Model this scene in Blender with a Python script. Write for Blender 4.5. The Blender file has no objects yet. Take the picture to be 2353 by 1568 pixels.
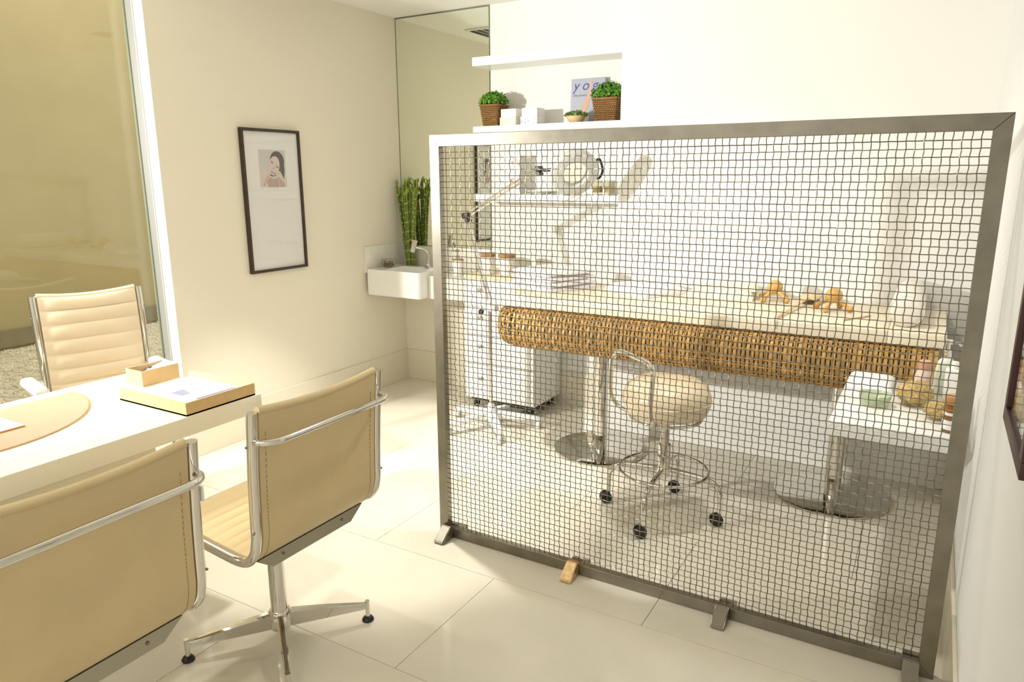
import bpy, bmesh, math, random
from mathutils import Vector, Matrix, Euler
random.seed(7)
PI = math.pi
C = bpy.context.scene.collection
sc = bpy.context.scene

# ------------------------------------------------------------------ camera
FL = 1648.63
BR = Vector((math.cos(math.radians(30.374)), math.sin(math.radians(30.374)), 0))
pit = math.radians(12.919); yaw = math.radians(30.374); rol = math.radians(-0.2187)
BF = Vector((-math.sin(yaw) * math.cos(pit), math.cos(yaw) * math.cos(pit), -math.sin(pit)))
BU = BR.cross(BF)
r2 = math.cos(rol) * BR + math.sin(rol) * BU
u2 = -math.sin(rol) * BR + math.cos(rol) * BU
cam_d = bpy.data.cameras.new('camera'); cam = bpy.data.objects.new('camera', cam_d); C.objects.link(cam)
cam_d.sensor_width = 36.0; cam_d.lens = FL * 36.0 / 2353.0; cam_d.clip_start = 0.02
M = Matrix((r2, u2, -BF)).transposed().to_4x4(); M.translation = (0, 0, 1.6)
cam.matrix_world = M
sc.camera = cam
sc.view_settings.view_transform = 'Standard'; sc.view_settings.look = 'None'
sc.view_settings.gamma = 1.0; sc.view_settings.use_curve_mapping = False
sc.view_settings.exposure = 0.30

# ------------------------------------------------------------------ world and large lights
w = bpy.data.worlds.new('world'); sc.world = w; w.use_nodes = True
w.node_tree.nodes['Background'].inputs[0].default_value = (1.0, 0.93, 0.78, 1)
w.node_tree.nodes['Background'].inputs[1].default_value = 0.58

def lamp(name, kind, loc, target, energy, color, **kw):
    d = bpy.data.lights.new(name, kind); d.energy = energy; d.color = color
    for k, v in kw.items(): setattr(d, k, v)
    o = bpy.data.objects.new(name, d); C.objects.link(o); o.location = loc
    o.rotation_euler = (Vector(target) - Vector(loc)).to_track_quat('-Z', 'Y').to_euler()
    return o
lamp('studio_light', 'SPOT', (-4.15, 0.0, 2.0), (-2.4, 4.1, 1.15), 780, (1.0, 0.975, 0.96), spot_size=math.radians(102), spot_blend=1.0, shadow_soft_size=0.07)
lamp('overhead_spot', 'SPOT', (-2.55, 2.75, 2.70), (-2.55, 2.75, 0), 215, (1.0, 0.96, 0.88), spot_size=math.radians(58), spot_blend=0.35, shadow_soft_size=0.05)
lamp('fill_behind_camera', 'AREA', (-1.7, -1.2, 2.70), (-1.7, -1.2, 0), 45, (1.0, 0.98, 0.95), shape='RECTANGLE', size=2.4, size_y=1.4)  # soft ambient fill added out of view behind the camera, not a fixture
lamp('overhead_spot', 'SPOT', (-0.85, 2.95, 2.71), (-0.85, 2.95, 0), 75, (1.0, 0.96, 0.88), spot_size=math.radians(125), spot_blend=1.0, shadow_soft_size=0.08)  # unseen fill added to brighten floor and bed behind the screen
lamp('overhead_spot', 'SPOT', (-3.02, 1.55, 2.71), (-3.0, 1.5, 0), 62, (1.0, 0.97, 0.91), spot_size=math.radians(78), spot_blend=0.6, shadow_soft_size=0.06)
lamp('garden_fill', 'AREA', (-5.6, 4.5, 5.0), (-7.0, 4.5, 0), 150, (1.0, 0.94, 0.80), shape='RECTANGLE', size=3.0, size_y=6.0)  # added overhead fill that brightens the court wall and gravel

# ------------------------------------------------------------------ materials
def mat(name, col, rough=0.5, metal=0.0, var=0.0, vscale=8.0, bump=0.0, bscale=60.0, rnd=0.0, coat=0.0, trans=0.0, ior=1.45, sss=0.0, alpha=1.0, spec=None):
    m = bpy.data.materials.new(name); m.use_nodes = True
    nt = m.node_tree; b = nt.nodes['Principled BSDF']
    b.inputs['Base Color'].default_value = (*col, 1); b.inputs['Roughness'].default_value = rough
    b.inputs['Metallic'].default_value = metal
    b.inputs['Coat Weight'].default_value = coat; b.inputs['Transmission Weight'].default_value = trans; b.inputs['IOR'].default_value = ior
    if spec is not None: b.inputs['Specular IOR Level'].default_value = spec
    if var or rnd:
        mix = nt.nodes.new('ShaderNodeHueSaturation'); mix.inputs['Color'].default_value = (*col, 1)
        val = None
        if var:
            tc = nt.nodes.new('ShaderNodeTexCoord'); n = nt.nodes.new('ShaderNodeTexNoise')
            n.inputs['Scale'].default_value = vscale; n.inputs['Detail'].default_value = 6
            nt.links.new(tc.outputs['Object'], n.inputs['Vector'])
            mr = nt.nodes.new('ShaderNodeMapRange'); mr.inputs[1].default_value = 0.3; mr.inputs[2].default_value = 0.7
            mr.inputs[3].default_value = 1 - var; mr.inputs[4].default_value = 1 + var
            nt.links.new(n.outputs['Fac'], mr.inputs[0]); val = mr.outputs[0]
        if rnd:
            oi = nt.nodes.new('ShaderNodeObjectInfo'); m2 = nt.nodes.new('ShaderNodeMapRange')
            m2.inputs[3].default_value = 1 - rnd; m2.inputs[4].default_value = 1 + rnd
            nt.links.new(oi.outputs['Random'], m2.inputs[0])
            if val:
                mu = nt.nodes.new('ShaderNodeMath'); mu.operation = 'MULTIPLY'
                nt.links.new(val, mu.inputs[0]); nt.links.new(m2.outputs[0], mu.inputs[1]); val = mu.outputs[0]
            else: val = m2.outputs[0]
        nt.links.new(val, mix.inputs['Value']); nt.links.new(mix.outputs[0], b.inputs['Base Color'])
    if bump:
        tc = nt.nodes.new('ShaderNodeTexCoord'); n = nt.nodes.new('ShaderNodeTexNoise'); n.inputs['Scale'].default_value = bscale
        n.inputs['Detail'].default_value = 4
        bp = nt.nodes.new('ShaderNodeBump'); bp.inputs['Strength'].default_value = bump; bp.inputs['Distance'].default_value = 0.005
        nt.links.new(tc.outputs['Object'], n.inputs['Vector']); nt.links.new(n.outputs['Fac'], bp.inputs['Height']); nt.links.new(bp.outputs[0], b.inputs['Normal'])
    return m

M_ = {}
M_['wall_beige'] = mat('wall_beige', (0.83, 0.775, 0.645), 0.75, bump=0.05, bscale=300)
M_['wall_white'] = mat('wall_white', (0.87, 0.86, 0.82), 0.7, bump=0.04, bscale=300)
M_['wall_cool'] = mat('wall_cool_white', (0.80, 0.81, 0.80), 0.7, bump=0.04, bscale=300)
M_['skirt_white'] = mat('skirting_white', (0.85, 0.845, 0.81), 0.3)
M_['ceiling'] = mat('ceiling_paint', (0.92, 0.91, 0.87), 0.8)
M_['tile'] = mat('porcelain_tile', (0.73, 0.685, 0.575), 0.09, var=0.04, vscale=3, rnd=0.015, coat=0.2)
M_['grout'] = mat('grout', (0.69, 0.63, 0.51), 0.8)
M_['skirt'] = mat('skirting_tile', (0.80, 0.74, 0.60), 0.2)
M_['jamb'] = mat('jamb_white', (0.9, 0.9, 0.88), 0.5)
M_['alu'] = mat('window_aluminium', (0.72, 0.74, 0.74), 0.35, metal=0.6)
M_['olive'] = mat('garden_wall_paint', (0.43, 0.37, 0.20), 0.9, var=0.04, vscale=2, bump=0.1, bscale=200)
M_['curb'] = mat('curb_stone', (0.24, 0.21, 0.13), 0.9, var=0.1)
M_['sand'] = mat('gravel_bed', (0.64, 0.59, 0.47), 0.95, var=0.15, vscale=20, bump=0.6, bscale=40)
M_['pebble'] = mat('pebble', (0.70, 0.66, 0.55), 0.85, var=0.25, vscale=9)
M_['mirror'] = mat('mirror_silver', (0.91, 0.945, 0.845), 0.0, metal=1.0)
M_['mirror_edge'] = mat('mirror_edge', (0.18, 0.20, 0.14), 0.3)
M_['chrome'] = mat('chrome', (0.72, 0.70, 0.66), 0.07, metal=1.0)
M_['steel'] = mat('brushed_steel', (0.27, 0.25, 0.205), 0.33, metal=1.0, var=0.12, vscale=14)
M_['wire'] = mat('galvanised_wire', (0.22, 0.205, 0.165), 0.40, metal=1.0, rnd=0.06)
M_['brass'] = mat('worn_brass', (0.72, 0.52, 0.28), 0.3, metal=1.0, var=0.2, vscale=60)
M_['disc'] = mat('polished_disc', (0.62, 0.61, 0.56), 0.06, metal=1.0)
M_['leather'] = mat('tan_leatherette', (0.66, 0.52, 0.29), 0.48, var=0.03, bump=0.08, bscale=500)
M_['cream_leather'] = mat('cream_leatherette', (0.74, 0.62, 0.44), 0.34, var=0.03, bump=0.05, bscale=400)
M_['seam'] = mat('seam_thread', (0.34, 0.24, 0.11), 0.8)
M_['grey_plate'] = mat('seat_plate_grey', (0.40, 0.38, 0.31), 0.38, metal=0.8)
M_['rubber'] = mat('black_rubber', (0.012, 0.012, 0.012), 0.35)
M_['desk'] = mat('desk_lacquer', (0.84, 0.79, 0.64), 0.28)
M_['card'] = mat('tan_board', (0.62, 0.44, 0.22), 0.6, var=0.04, vscale=30)
M_['blotter'] = mat('blotter_leather', (0.50, 0.345, 0.235), 0.4, var=0.03)
M_['blotter_edge'] = mat('blotter_edge', (0.50, 0.33, 0.13), 0.5)
M_['paper'] = mat('paper_white', (0.88, 0.88, 0.90), 0.6)
M_['orange'] = mat('folder_orange', (0.75, 0.25, 0.03), 0.5)
M_['ink'] = mat('ink_grey_blue', (0.16, 0.17, 0.32), 0.6)
M_['navy'] = mat('navy_print', (0.03, 0.03, 0.06), 0.5)
M_['frame_wood'] = mat('dark_frame_wood', (0.045, 0.028, 0.016), 0.4, var=0.3, vscale=40)
M_['frame_maroon'] = mat('maroon_frame_wood', (0.05, 0.018, 0.018), 0.4)
M_['mount'] = mat('mount_board', (0.86, 0.85, 0.83), 0.7)
M_['white_gloss'] = mat('white_lacquer', (0.88, 0.875, 0.84), 0.25)
M_['ceramic'] = mat('white_ceramic', (0.88, 0.875, 0.84), 0.12)
M_['marble'] = mat('pale_marble', (0.80, 0.775, 0.68), 0.2, var=0.06, vscale=9)
M_['bamboo'] = mat('bamboo_green', (0.17, 0.23, 0.035), 0.4, var=0.35, vscale=50, rnd=0.15)
M_['node'] = mat('bamboo_node', (0.48, 0.50, 0.16), 0.5)
M_['shoot'] = mat('bamboo_shoot', (0.27, 0.36, 0.045), 0.45, rnd=0.15)
M_['leaf'] = mat('herb_leaf', (0.10, 0.27, 0.015), 0.5, var=0.4, vscale=60)
M_['leaf2'] = mat('succulent_leaf', (0.17, 0.27, 0.06), 0.5, var=0.4, vscale=80)
M_['soil'] = mat('dark_soil', (0.02, 0.02, 0.012), 0.95)
M_['basket'] = mat('basket_rattan', (0.27, 0.145, 0.05), 0.5, var=0.3, vscale=120, rnd=0.12)
M_['wicker'] = mat('wicker_strip', (0.40, 0.235, 0.07), 0.42, var=0.24, vscale=24, rnd=0.22)
M_['wicker_rod'] = mat('wicker_rod', (0.40, 0.21, 0.05), 0.5, var=0.25, vscale=30)
M_['wicker_core'] = mat('wicker_core', (0.10, 0.05, 0.015), 0.8)
M_['mattress'] = mat('mattress_vinyl', (0.80, 0.715, 0.56), 0.5, bump=0.03)
M_['bed_under'] = mat('bed_base_grey', (0.10, 0.08, 0.06), 0.7)
M_['towel'] = mat('white_towel', (0.88, 0.87, 0.90), 0.9, bump=0.3, bscale=250)
M_['robe'] = mat('cream_robe', (0.82, 0.76, 0.62), 0.9, bump=0.3, bscale=250)
M_['wood'] = mat('massager_wood', (0.62, 0.36, 0.10), 0.35, var=0.2, vscale=40)
M_['wood_pale'] = mat('pale_wood', (0.74, 0.55, 0.28), 0.45, var=0.15, vscale=30)
M_['bolster'] = mat('bolster_fabric', (0.82, 0.77, 0.70), 0.7)
M_['lampgrey'] = mat('lamp_plastic', (0.72, 0.72, 0.70), 0.35)
M_['ringgrey'] = mat('ring_cover', (0.62, 0.62, 0.60), 0.4)
M_['black'] = mat('black_plastic', (0.012, 0.012, 0.012), 0.4)
M_['lid'] = mat('wood_lid', (0.40, 0.20, 0.06), 0.45, var=0.2, vscale=40)
M_['board'] = mat('pale_board', (0.80, 0.66, 0.42), 0.5)
M_['coral'] = mat('coral_print', (0.85, 0.42, 0.34), 0.6)
M_['candle'] = mat('candle_wax', (0.90, 0.89, 0.86), 0.45)
M_['holder'] = mat('frosted_holder', (0.76, 0.72, 0.60), 0.25)
M_['floral'] = mat('floral_print', (0.42, 0.48, 0.68), 0.5)
M_['bowl_tan'] = mat('tan_bowl', (0.68, 0.52, 0.28), 0.5)
M_['sponge'] = mat('loofah_sponge', (0.60, 0.44, 0.18), 0.9, var=0.3, vscale=80, bump=1.0, bscale=120)
M_['pink'] = mat('pink_lotion', (0.78, 0.58, 0.48), 0.25)
M_['pinkcap'] = mat('pink_cap', (0.66, 0.36, 0.24), 0.4)
M_['mint'] = mat('mint_bottle', (0.74, 0.80, 0.68), 0.2)
M_['greenglass'] = mat('green_bowl_glass', (0.72, 0.82, 0.62), 0.1, trans=0.55, ior=1.3)
M_['amber'] = mat('amber_jar', (0.30, 0.12, 0.02), 0.15)
M_['copper'] = mat('copper_lid', (0.55, 0.27, 0.11), 0.3)
M_['stone'] = mat('brown_stone', (0.16, 0.10, 0.06), 0.6, rnd=0.35)
M_['vent_dark'] = mat('vent_dark', (0.03, 0.03, 0.02), 0.8)
M_['book_grey'] = mat('book_cover_grey', (0.40, 0.42, 0.50), 0.4)
M_['book_blue'] = mat('title_blue', (0.035, 0.05, 0.30), 0.5)
M_['skin'] = mat('print_skin', (0.66, 0.40, 0.26), 0.5)
M_['skin_pale'] = mat('print_skin_pale', (0.74, 0.62, 0.56), 0.6)
M_['print_bg'] = mat('print_grey', (0.64, 0.62, 0.60), 0.6)
M_['hair'] = mat('print_hair', (0.10, 0.08, 0.07), 0.6)
M_['skin_dark'] = mat('print_skin_shade', (0.52, 0.38, 0.32), 0.6)
M_['lips'] = mat('print_lips', (0.42, 0.22, 0.20), 0.6)

def glass_mat(name, tint, f=1.0, rough=0.0):
    m = bpy.data.materials.new(name); m.use_nodes = True; nt = m.node_tree; nt.nodes.clear()
    o = nt.nodes.new('ShaderNodeOutputMaterial'); mx = nt.nodes.new('ShaderNodeMixShader'); t = nt.nodes.new('ShaderNodeBsdfTransparent')
    g = nt.nodes.new('ShaderNodeBsdfGlossy'); lw = nt.nodes.new('ShaderNodeLayerWeight'); lw.inputs[0].default_value = 0.5
    pw = nt.nodes.new('ShaderNodeMath'); pw.operation = 'POWER'; pw.inputs[1].default_value = 5.0; nt.links.new(lw.outputs['Facing'], pw.inputs[0])
    fr = nt.nodes.new('ShaderNodeMath'); fr.operation = 'MULTIPLY_ADD'; fr.inputs[1].default_value = 0.96; fr.inputs[2].default_value = 0.04; nt.links.new(pw.outputs[0], fr.inputs[0])
    t.inputs[0].default_value = (*tint, 1); g.inputs['Roughness'].default_value = rough
    mu = nt.nodes.new('ShaderNodeMath'); mu.operation = 'MULTIPLY'; mu.inputs[1].default_value = f
    nt.links.new(fr.outputs[0], mu.inputs[0]); nt.links.new(mu.outputs[0], mx.inputs[0]); nt.links.new(t.outputs[0], mx.inputs[1]); nt.links.new(g.outputs[0], mx.inputs[2]); nt.links.new(mx.outputs[0], o.inputs[0])
    return m
M_['glass'] = glass_mat('window_glass', (0.98, 0.985, 0.965))
M_['clear'] = glass_mat('clear_glass', (0.93, 0.93, 0.88), 1.6)
M_['picglass'] = glass_mat('picture_glass', (0.98, 0.98, 0.98), 0.8)

# ------------------------------------------------------------------ mesh helpers
def V(*a): return Vector(a)
def box(bm, x0, x1, y0, y1, z0, z1, bev=0.0, seg=2, mi=0):
    vs = [bm.verts.new(p) for p in ((x0,y0,z0),(x1,y0,z0),(x1,y1,z0),(x0,y1,z0),(x0,y0,z1),(x1,y0,z1),(x1,y1,z1),(x0,y1,z1))]
    fs = [bm.faces.new([vs[i] for i in f]) for f in ((3,2,1,0),(4,5,6,7),(0,1,5,4),(1,2,6,5),(2,3,7,6),(3,0,4,7))]
    for f in fs: f.material_index = mi
    if bev:
        es = list({e for f in fs for e in f.edges})
        bmesh.ops.bevel(bm, geom=es, offset=bev, segments=seg, profile=0.5, affect='EDGES')
    return vs
def frames(pts, closed=False):
    n = len(pts); T = []
    for i in range(n):
        if closed: t = pts[(i+1) % n] - pts[i-1]
        else: t = pts[min(i+1, n-1)] - pts[max(i-1, 0)]
        T.append(t.normalized())
    ref = V(0,0,1) if abs(T[0].z) < 0.9 else V(1,0,0)
    N = [(ref - T[0] * ref.dot(T[0])).normalized()]
    for i in range(1, n):
        v = N[-1] - T[i] * N[-1].dot(T[i]); N.append(v.normalized() if v.length > 1e-6 else N[-1])
    return T, N
def tube(bm, pts, r, n=10, closed=False, caps=True, mi=0, sy=1.0):
    pts = [Vector(p) for p in pts]; T, N = frames(pts, closed); rings = []
    for i, p in enumerate(pts):
        rr = r[i] if isinstance(r, (list, tuple)) else r; b = T[i].cross(N[i])
        rings.append([bm.verts.new(p + N[i] * (math.cos(2*PI*k/n) * rr * sy) + b * (math.sin(2*PI*k/n) * rr)) for k in range(n)])
    m = len(rings)
    for i in range(m if closed else m-1):
        a, c = rings[i], rings[(i+1) % m]
        for k in range(n):
            f = bm.faces.new((a[k], a[(k+1) % n], c[(k+1) % n], c[k])); f.material_index = mi
    if caps and not closed:
        f = bm.faces.new(rings[0][::-1]); f.material_index = mi
        f = bm.faces.new(rings[-1]); f.material_index = mi
def cyl(bm, p0, p1, r0, r1=None, n=20, mi=0):
    tube(bm, [p0, p1], [r0, r0 if r1 is None else r1], n, mi=mi)
def lathe(bm, prof, n=24, c=(0,0,0), caps=True, mi=0, sx=1.0, sy=1.0):
    rings = []
    for r, z in prof:
        rings.append([bm.verts.new((c[0] + sx*r*math.cos(2*PI*k/n), c[1] + sy*r*math.sin(2*PI*k/n), c[2] + z)) for k in range(n)])
    for a, b in zip(rings, rings[1:]):
        for k in range(n):
            f = bm.faces.new((a[k], a[(k+1) % n], b[(k+1) % n], b[k])); f.material_index = mi
    if caps:
        bm.faces.new(rings[0][::-1]).material_index = mi; bm.faces.new(rings[-1]).material_index = mi
def ball(bm, c, r, u=14, v=9, s=(1,1,1), mi=0):
    q = [(max(1e-4, math.sin(PI*i/v)), -math.cos(PI*i/v)) for i in range(v+1)]
    rings = [[bm.verts.new((c[0]+r*s[0]*a*math.cos(2*PI*k/u), c[1]+r*s[1]*a*math.sin(2*PI*k/u), c[2]+r*s[2]*b)) for k in range(u)] for a, b in q]
    for a, b in zip(rings, rings[1:]):
        for k in range(u): bm.faces.new((a[k], a[(k+1)%u], b[(k+1)%u], b[k])).material_index = mi
    bm.faces.new(rings[0][::-1]).material_index = mi; bm.faces.new(rings[-1]).material_index = mi
def prism(bm, poly, f0, f1, mi=0):
    """poly: 2D points; f0/f1 map (a,b)->3D for the two ends"""
    A = [bm.verts.new(f0(*p)) for p in poly]; B = [bm.verts.new(f1(*p)) for p in poly]; n = len(poly)
    bm.faces.new(A[::-1]).material_index = mi; bm.faces.new(B).material_index = mi
    for k in range(n): bm.faces.new((A[k], A[(k+1)%n], B[(k+1)%n], B[k])).material_index = mi
def arc(c, r, a0, a1, n, ax=('x','z')):
    out = []
    for i in range(n+1):
        a = a0 + (a1-a0)*i/n; out.append((c[0] + r*math.cos(a), c[1] + r*math.sin(a)))
    return out
def smooth_path(pts, n=6):
    """Catmull-Rom through the points"""
    P = [Vector(p) for p in pts]; out = []
    for i in range(len(P)-1):
        p0 = P[max(i-1,0)]; p1 = P[i]; p2 = P[i+1]; p3 = P[min(i+2, len(P)-1)]
        for k in range(n):
            t = k/n
            out.append(0.5*((2*p1) + (p2-p0)*t + (2*p0-5*p1+4*p2-p3)*t*t + (3*p1-p0-3*p2+p3)*t**3))
    out.append(P[-1]); return out
def obj(name, bm, m, parent=None, smooth=35):
    bmesh.ops.recalc_face_normals(bm, faces=bm.faces)
    me = bpy.data.meshes.new(name); bm.to_mesh(me); bm.free()
    for k in (m if isinstance(m, (list, tuple)) else [m]): me.materials.append(M_[k])
    if smooth:
        me.polygons.foreach_set('use_smooth', [True]*len(me.polygons)); me.set_sharp_from_angle(angle=math.radians(smooth))
    o = bpy.data.objects.new(name, me); C.objects.link(o)
    if parent is not None: o.parent = parent
    return o
def nb(): return bmesh.new()
def tag(o, label, cat, group=None):
    o['label'] = label; o['category'] = cat
    if group: o['group'] = group
    return o
def thing(name, label, cat, loc=(0,0,0), rotz=0.0, group=None):
    o = bpy.data.objects.new(name, None); C.objects.link(o); o.location = loc; o.rotation_euler = (0,0,rotz); o.empty_display_size = 0.1
    return tag(o, label, cat, group)
def struct(name, bm, m, parent=None, smooth=0):
    o = obj(name, bm, m, parent, smooth)
    if parent is None: o['kind'] = 'structure'
    return o
def bx(name, dims, m, parent=None, bev=0.0, smooth=35):
    bm = nb(); box(bm, *dims, bev=bev); return obj(name, bm, m, parent, smooth)
def dup(o, parent, loc=None, rot=None):
    c = o.copy(); C.objects.link(c); c.parent = parent
    if loc is not None: c.location = loc
    if rot is not None: c.rotation_euler = rot
    return c

# ------------------------------------------------------------------ the setting
LX, RX, BY, PY, NX, ZC = -3.605, 0.19, 4.469, 4.13, -1.675, 2.739   # left, right, back, proud wall, niche edge, ceiling
NY = -2.6                                                           # wall behind the camera
WY = 2.45                                                           # window edge
# floor: base slab and porcelain tiles laid in a running bond
bm = nb(); box(bm, LX-0.14, RX+0.1, NY-0.1, BY+0.1, -0.12, -0.012); floor = struct('floor', bm, 'grout')
rows = [-2.6, -1.55, -0.92, -0.29, 0.34, 0.97, 1.605, 2.238, 2.95, 3.66, 4.469]
tile_cache = {}
for i in range(len(rows)-1):
    y0, y1 = rows[i], rows[i+1]
    x = LX - 0.14 - (0.0 if i % 2 else 0.63) + 0.455
    x -= 1.26
    while x < RX:
        a, b = max(x, LX - 0.13), min(x + 1.26, RX); x += 1.26
        if b - a < 0.03: continue
        g = 0.0009
        key = (round(b-a,3), round(y1-y0,3))
        if key not in tile_cache:
            bm = nb(); box(bm, g, b-a-g, g, y1-y0-g, -0.012, 0, bev=0.0008, seg=1)
            o = obj('floor_tile', bm, 'tile', floor, 0); tile_cache[key] = o; o.location = (a, y0, 0)
        else: dup(tile_cache[key], floor, (a, y0, 0))
bm = nb(); box(bm, LX-0.14, RX+0.1, NY-0.1, BY+0.1, ZC, ZC+0.1); struct('ceiling', bm, 'ceiling')
bm = nb(); box(bm, LX-0.14, LX, WY, BY+0.1, 0, ZC); struct('wall_left', bm, 'wall_beige')
bm = nb(); box(bm, LX, -2.788, BY, BY+0.1, 0, ZC); struct('wall_back', bm, 'wall_beige')
bm = nb(); box(bm, -2.788, NX, BY, BY+0.1, 0, ZC); struct('wall_niche', bm, 'wall_white')
bm = nb(); box(bm, NX, RX+0.1, PY, BY+0.1, 0, ZC); struct('wall_chimney_breast', bm, 'wall_white')
bm = nb(); box(bm, RX, RX+0.1, NY-0.1, PY, 0, ZC); struct('wall_right', bm, 'wall_cool')
bm = nb(); box(bm, LX-0.14, RX, NY-0.1, NY, 0, ZC); struct('wall_front', bm, 'wall_white')
# white reveal lining of the window
bm = nb(); box(bm, LX-0.075, LX+0.001, WY-0.004, WY, 0, ZC); struct('trim_1', bm, 'jamb')
# skirting tiles
def skirt(name, x0, x1, y0, y1, m='skirt'):
    bm = nb(); box(bm, x0, x1, y0, y1, 0, 0.24, bev=0.002, seg=1); struct(name, bm, m)
skirt('baseboard_left', LX, LX+0.012, WY, BY-0.012)
skirt('baseboard_back', LX, NX-0.0, BY-0.012, BY)
skirt('baseboard_niche', NX-0.012, NX, PY, BY-0.012, 'skirt_white')
skirt('baseboard_breast', NX-0.012, RX-0.012, PY-0.012, PY, 'skirt_white')
skirt('baseboard_right', RX-0.012, RX, NY, PY)
# window: big fixed pane with thin metal edge profile
bm = nb(); box(bm, LX-0.145, LX-0.135, NY, WY-0.012, 0.02, ZC); win = struct('window_1', bm, 'glass')
for nm, d in (('edge_profile', (LX-0.150, LX-0.078, WY-0.012, WY, 0, ZC)), ('bottom_profile', (LX-0.152, LX-0.128, NY, WY-0.012, 0, 0.02))):
    bx(nm, d, 'alu', win, smooth=0)
bx('glazing_seal', (LX-0.149, LX-0.131, WY-0.016, WY-0.0125, 0.02, ZC), 'mirror_edge', win, smooth=0)
# garden court behind the glass
bm = nb(); box(bm, -7.85, -7.70, -6, 14, -0.1, 7); struct('wall_garden', bm, 'olive')
bm = nb(); box(bm, -7.70, -7.66, -6, 14, 0, 0.165); struct('baseboard_garden', bm, 'curb')
bm = nb(); box(bm, -7.70, LX-0.155, -6, 14, -0.2, -0.03); struct('ground_garden', bm, 'sand')
rp = random.Random(3)
_b = nb(); bmesh.ops.create_icosphere(_b, subdivisions=1, radius=1); _b.verts.ensure_lookup_table(); _b.verts.index_update()
ico_v = [v_.co.copy() for v_ in _b.verts]; ico_f = [[v_.index for v_ in f_.verts] for f_ in _b.faces]; _b.free()
pv_, pf_ = [], []
for i in range(11000):
    px = rp.uniform(-7.64, -4.6); py = rp.uniform(1.2, 6.8)
    if py/(-px) > 0.78 or py/(-px) < 0.36: continue
    r = rp.uniform(0.008, 0.021)
    mt = Matrix.Translation((px, py, -0.03 + r*0.35)) @ Euler((rp.uniform(0,3), rp.uniform(0,3), rp.uniform(0,3))).to_matrix().to_4x4() @ Matrix.Diagonal((r, r*0.8, r*0.6, 1))
    k = len(pv_); pv_ += [mt @ v_ for v_ in ico_v]; pf_ += [[a+k for a in f_] for f_ in ico_f]
me = bpy.data.meshes.new('pebbles'); me.from_pydata(pv_, [], pf_); me.materials.append(M_['pebble'])
o = bpy.data.objects.new('pebbles', me); C.objects.link(o); tag(o, 'pale pebble bed outside behind the window glass', 'pebbles'); o['kind'] = 'stuff'

# mirror
t = thing('wall_mirror', 'tall frameless mirror panel above the sink in the corner', 'mirror', (-3.2, BY, 1.08))
bm = nb(); box(bm, -0.405+0.004, 0.414-0.004, -0.006, -0.0005, 0.004, ZC-1.08-0.010); obj('mirror_glass', bm, 'mirror', t, 0)
for d in ((-0.405, -0.401, -0.008, 0, 0, ZC-1.081), (0.410, 0.414, -0.008, 0, 0, ZC-1.081), (-0.401, 0.410, -0.008, 0, ZC-1.089, ZC-1.081), (-0.401, 0.410, -0.008, 0, 0, 0.004)):
    bx('mirror_edging', d, 'mirror_edge', t, smooth=0)

# ceiling fittings
t = thing('slot_vent', 'long white ceiling air vent with dark slots near the left wall', 'vent', (-3.29, 3.2, ZC-0.012))
bx('vent_frame', (-0.11, 0.11, -0.65, 0.65, 0.0, 0.0115), 'white_gloss', t, smooth=0)
for k in range(3): bx('slot', (-0.08+k*0.06, -0.04+k*0.06, -0.62, 0.62, -0.003, 0.0), 'vent_dark', t, smooth=0)
t = thing('ceiling_grille', 'small square dark ceiling grille above the treatment bed', 'vent', (-1.55, 3.7, ZC-0.012))
bx('grille_frame', (-0.11, 0.11, -0.11, 0.11, 0.002, 0.0115), 'white_gloss', t, smooth=0)
for k in range(6): bx('slat', (-0.095, 0.095, -0.095+k*0.033, -0.075+k*0.033, -0.004, 0.002), 'vent_dark', t, smooth=0)

# ------------------------------------------------------------------ wire mesh screen
SX0, SX1, SY, SZ = -1.812, 0.152, 2.45, 1.765
scr = thing('mesh_screen', 'large woven wire mesh screen in a brushed steel frame dividing the room', 'screen', ((SX0+SX1)/2, SY, 0))
HW = (SX1-SX0)/2; FW, FD = 0.046, 0.016
def mitre(name, a, b, inward, horizontal):
    bm = nb()
    if horizontal:   # a,b = x0,x1 at z outer
        z0 = inward[0]; z1 = inward[1]
        poly = [(a, z0), (b, z0), (b-FW, z1), (a+FW, z1)]
    else:
        x0, x1 = inward; poly = [(x0, a), (x0, b), (x1, b-FW), (x1, a+FW)]
    prism(bm, poly, lambda p, q: (p, -FD, q), lambda p, q: (p, FD, q))
    bmesh.ops.bevel(bm, geom=bm.edges[:], offset=0.0012, segments=1, affect='EDGES')
    return obj(name, bm, 'steel', scr, 30)
mitre('frame_top', -HW, HW, (SZ, SZ-FW), True); mitre('frame_bottom', -HW, HW, (0.0, FW), True)
mitre('frame_post', 0, SZ, (-HW, -HW+FW), False); mitre('frame_post', 0, SZ, (HW, HW-FW), False)
PITCH, WR, AMP = 0.0232, 0.00165, 0.0019
IW, IH = 2*HW-2*FW, SZ-2*FW
nv, nh = int(round(IW/PITCH)), int(round(IH/PITCH)); pv, ph = IW/nv, IH/nh
def wire_mesh(n, pitch, phase, vertical, seed):
    rr = random.Random(seed); pts = []
    off = 0.0
    for i in range(n*4+1):
        u = i/4.0; s = math.cos(PI*u + phase)
        lat = 0.0011*math.sin(PI*u*1.0 + seed) if vertical else 0.0004*math.sin(PI*u + seed)
        if vertical: pts.append((lat, AMP*s, u*pitch))
        else: pts.append((u*pitch, -AMP*s, lat))
    bm = nb(); tube(bm, pts, WR, 5)
    o = obj('wire', bm, 'wire', scr, 60); return o
vproto = [[wire_mesh(nh, ph, k*PI, True, s) for s in (0.0, 1.1, 2.3)] for k in (0, 1)]
hproto = [[wire_mesh(nv, pv, k*PI, False, s) for s in (0.0, 1.1)] for k in (0, 1)]
used = set()
rw = random.Random(5)
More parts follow.
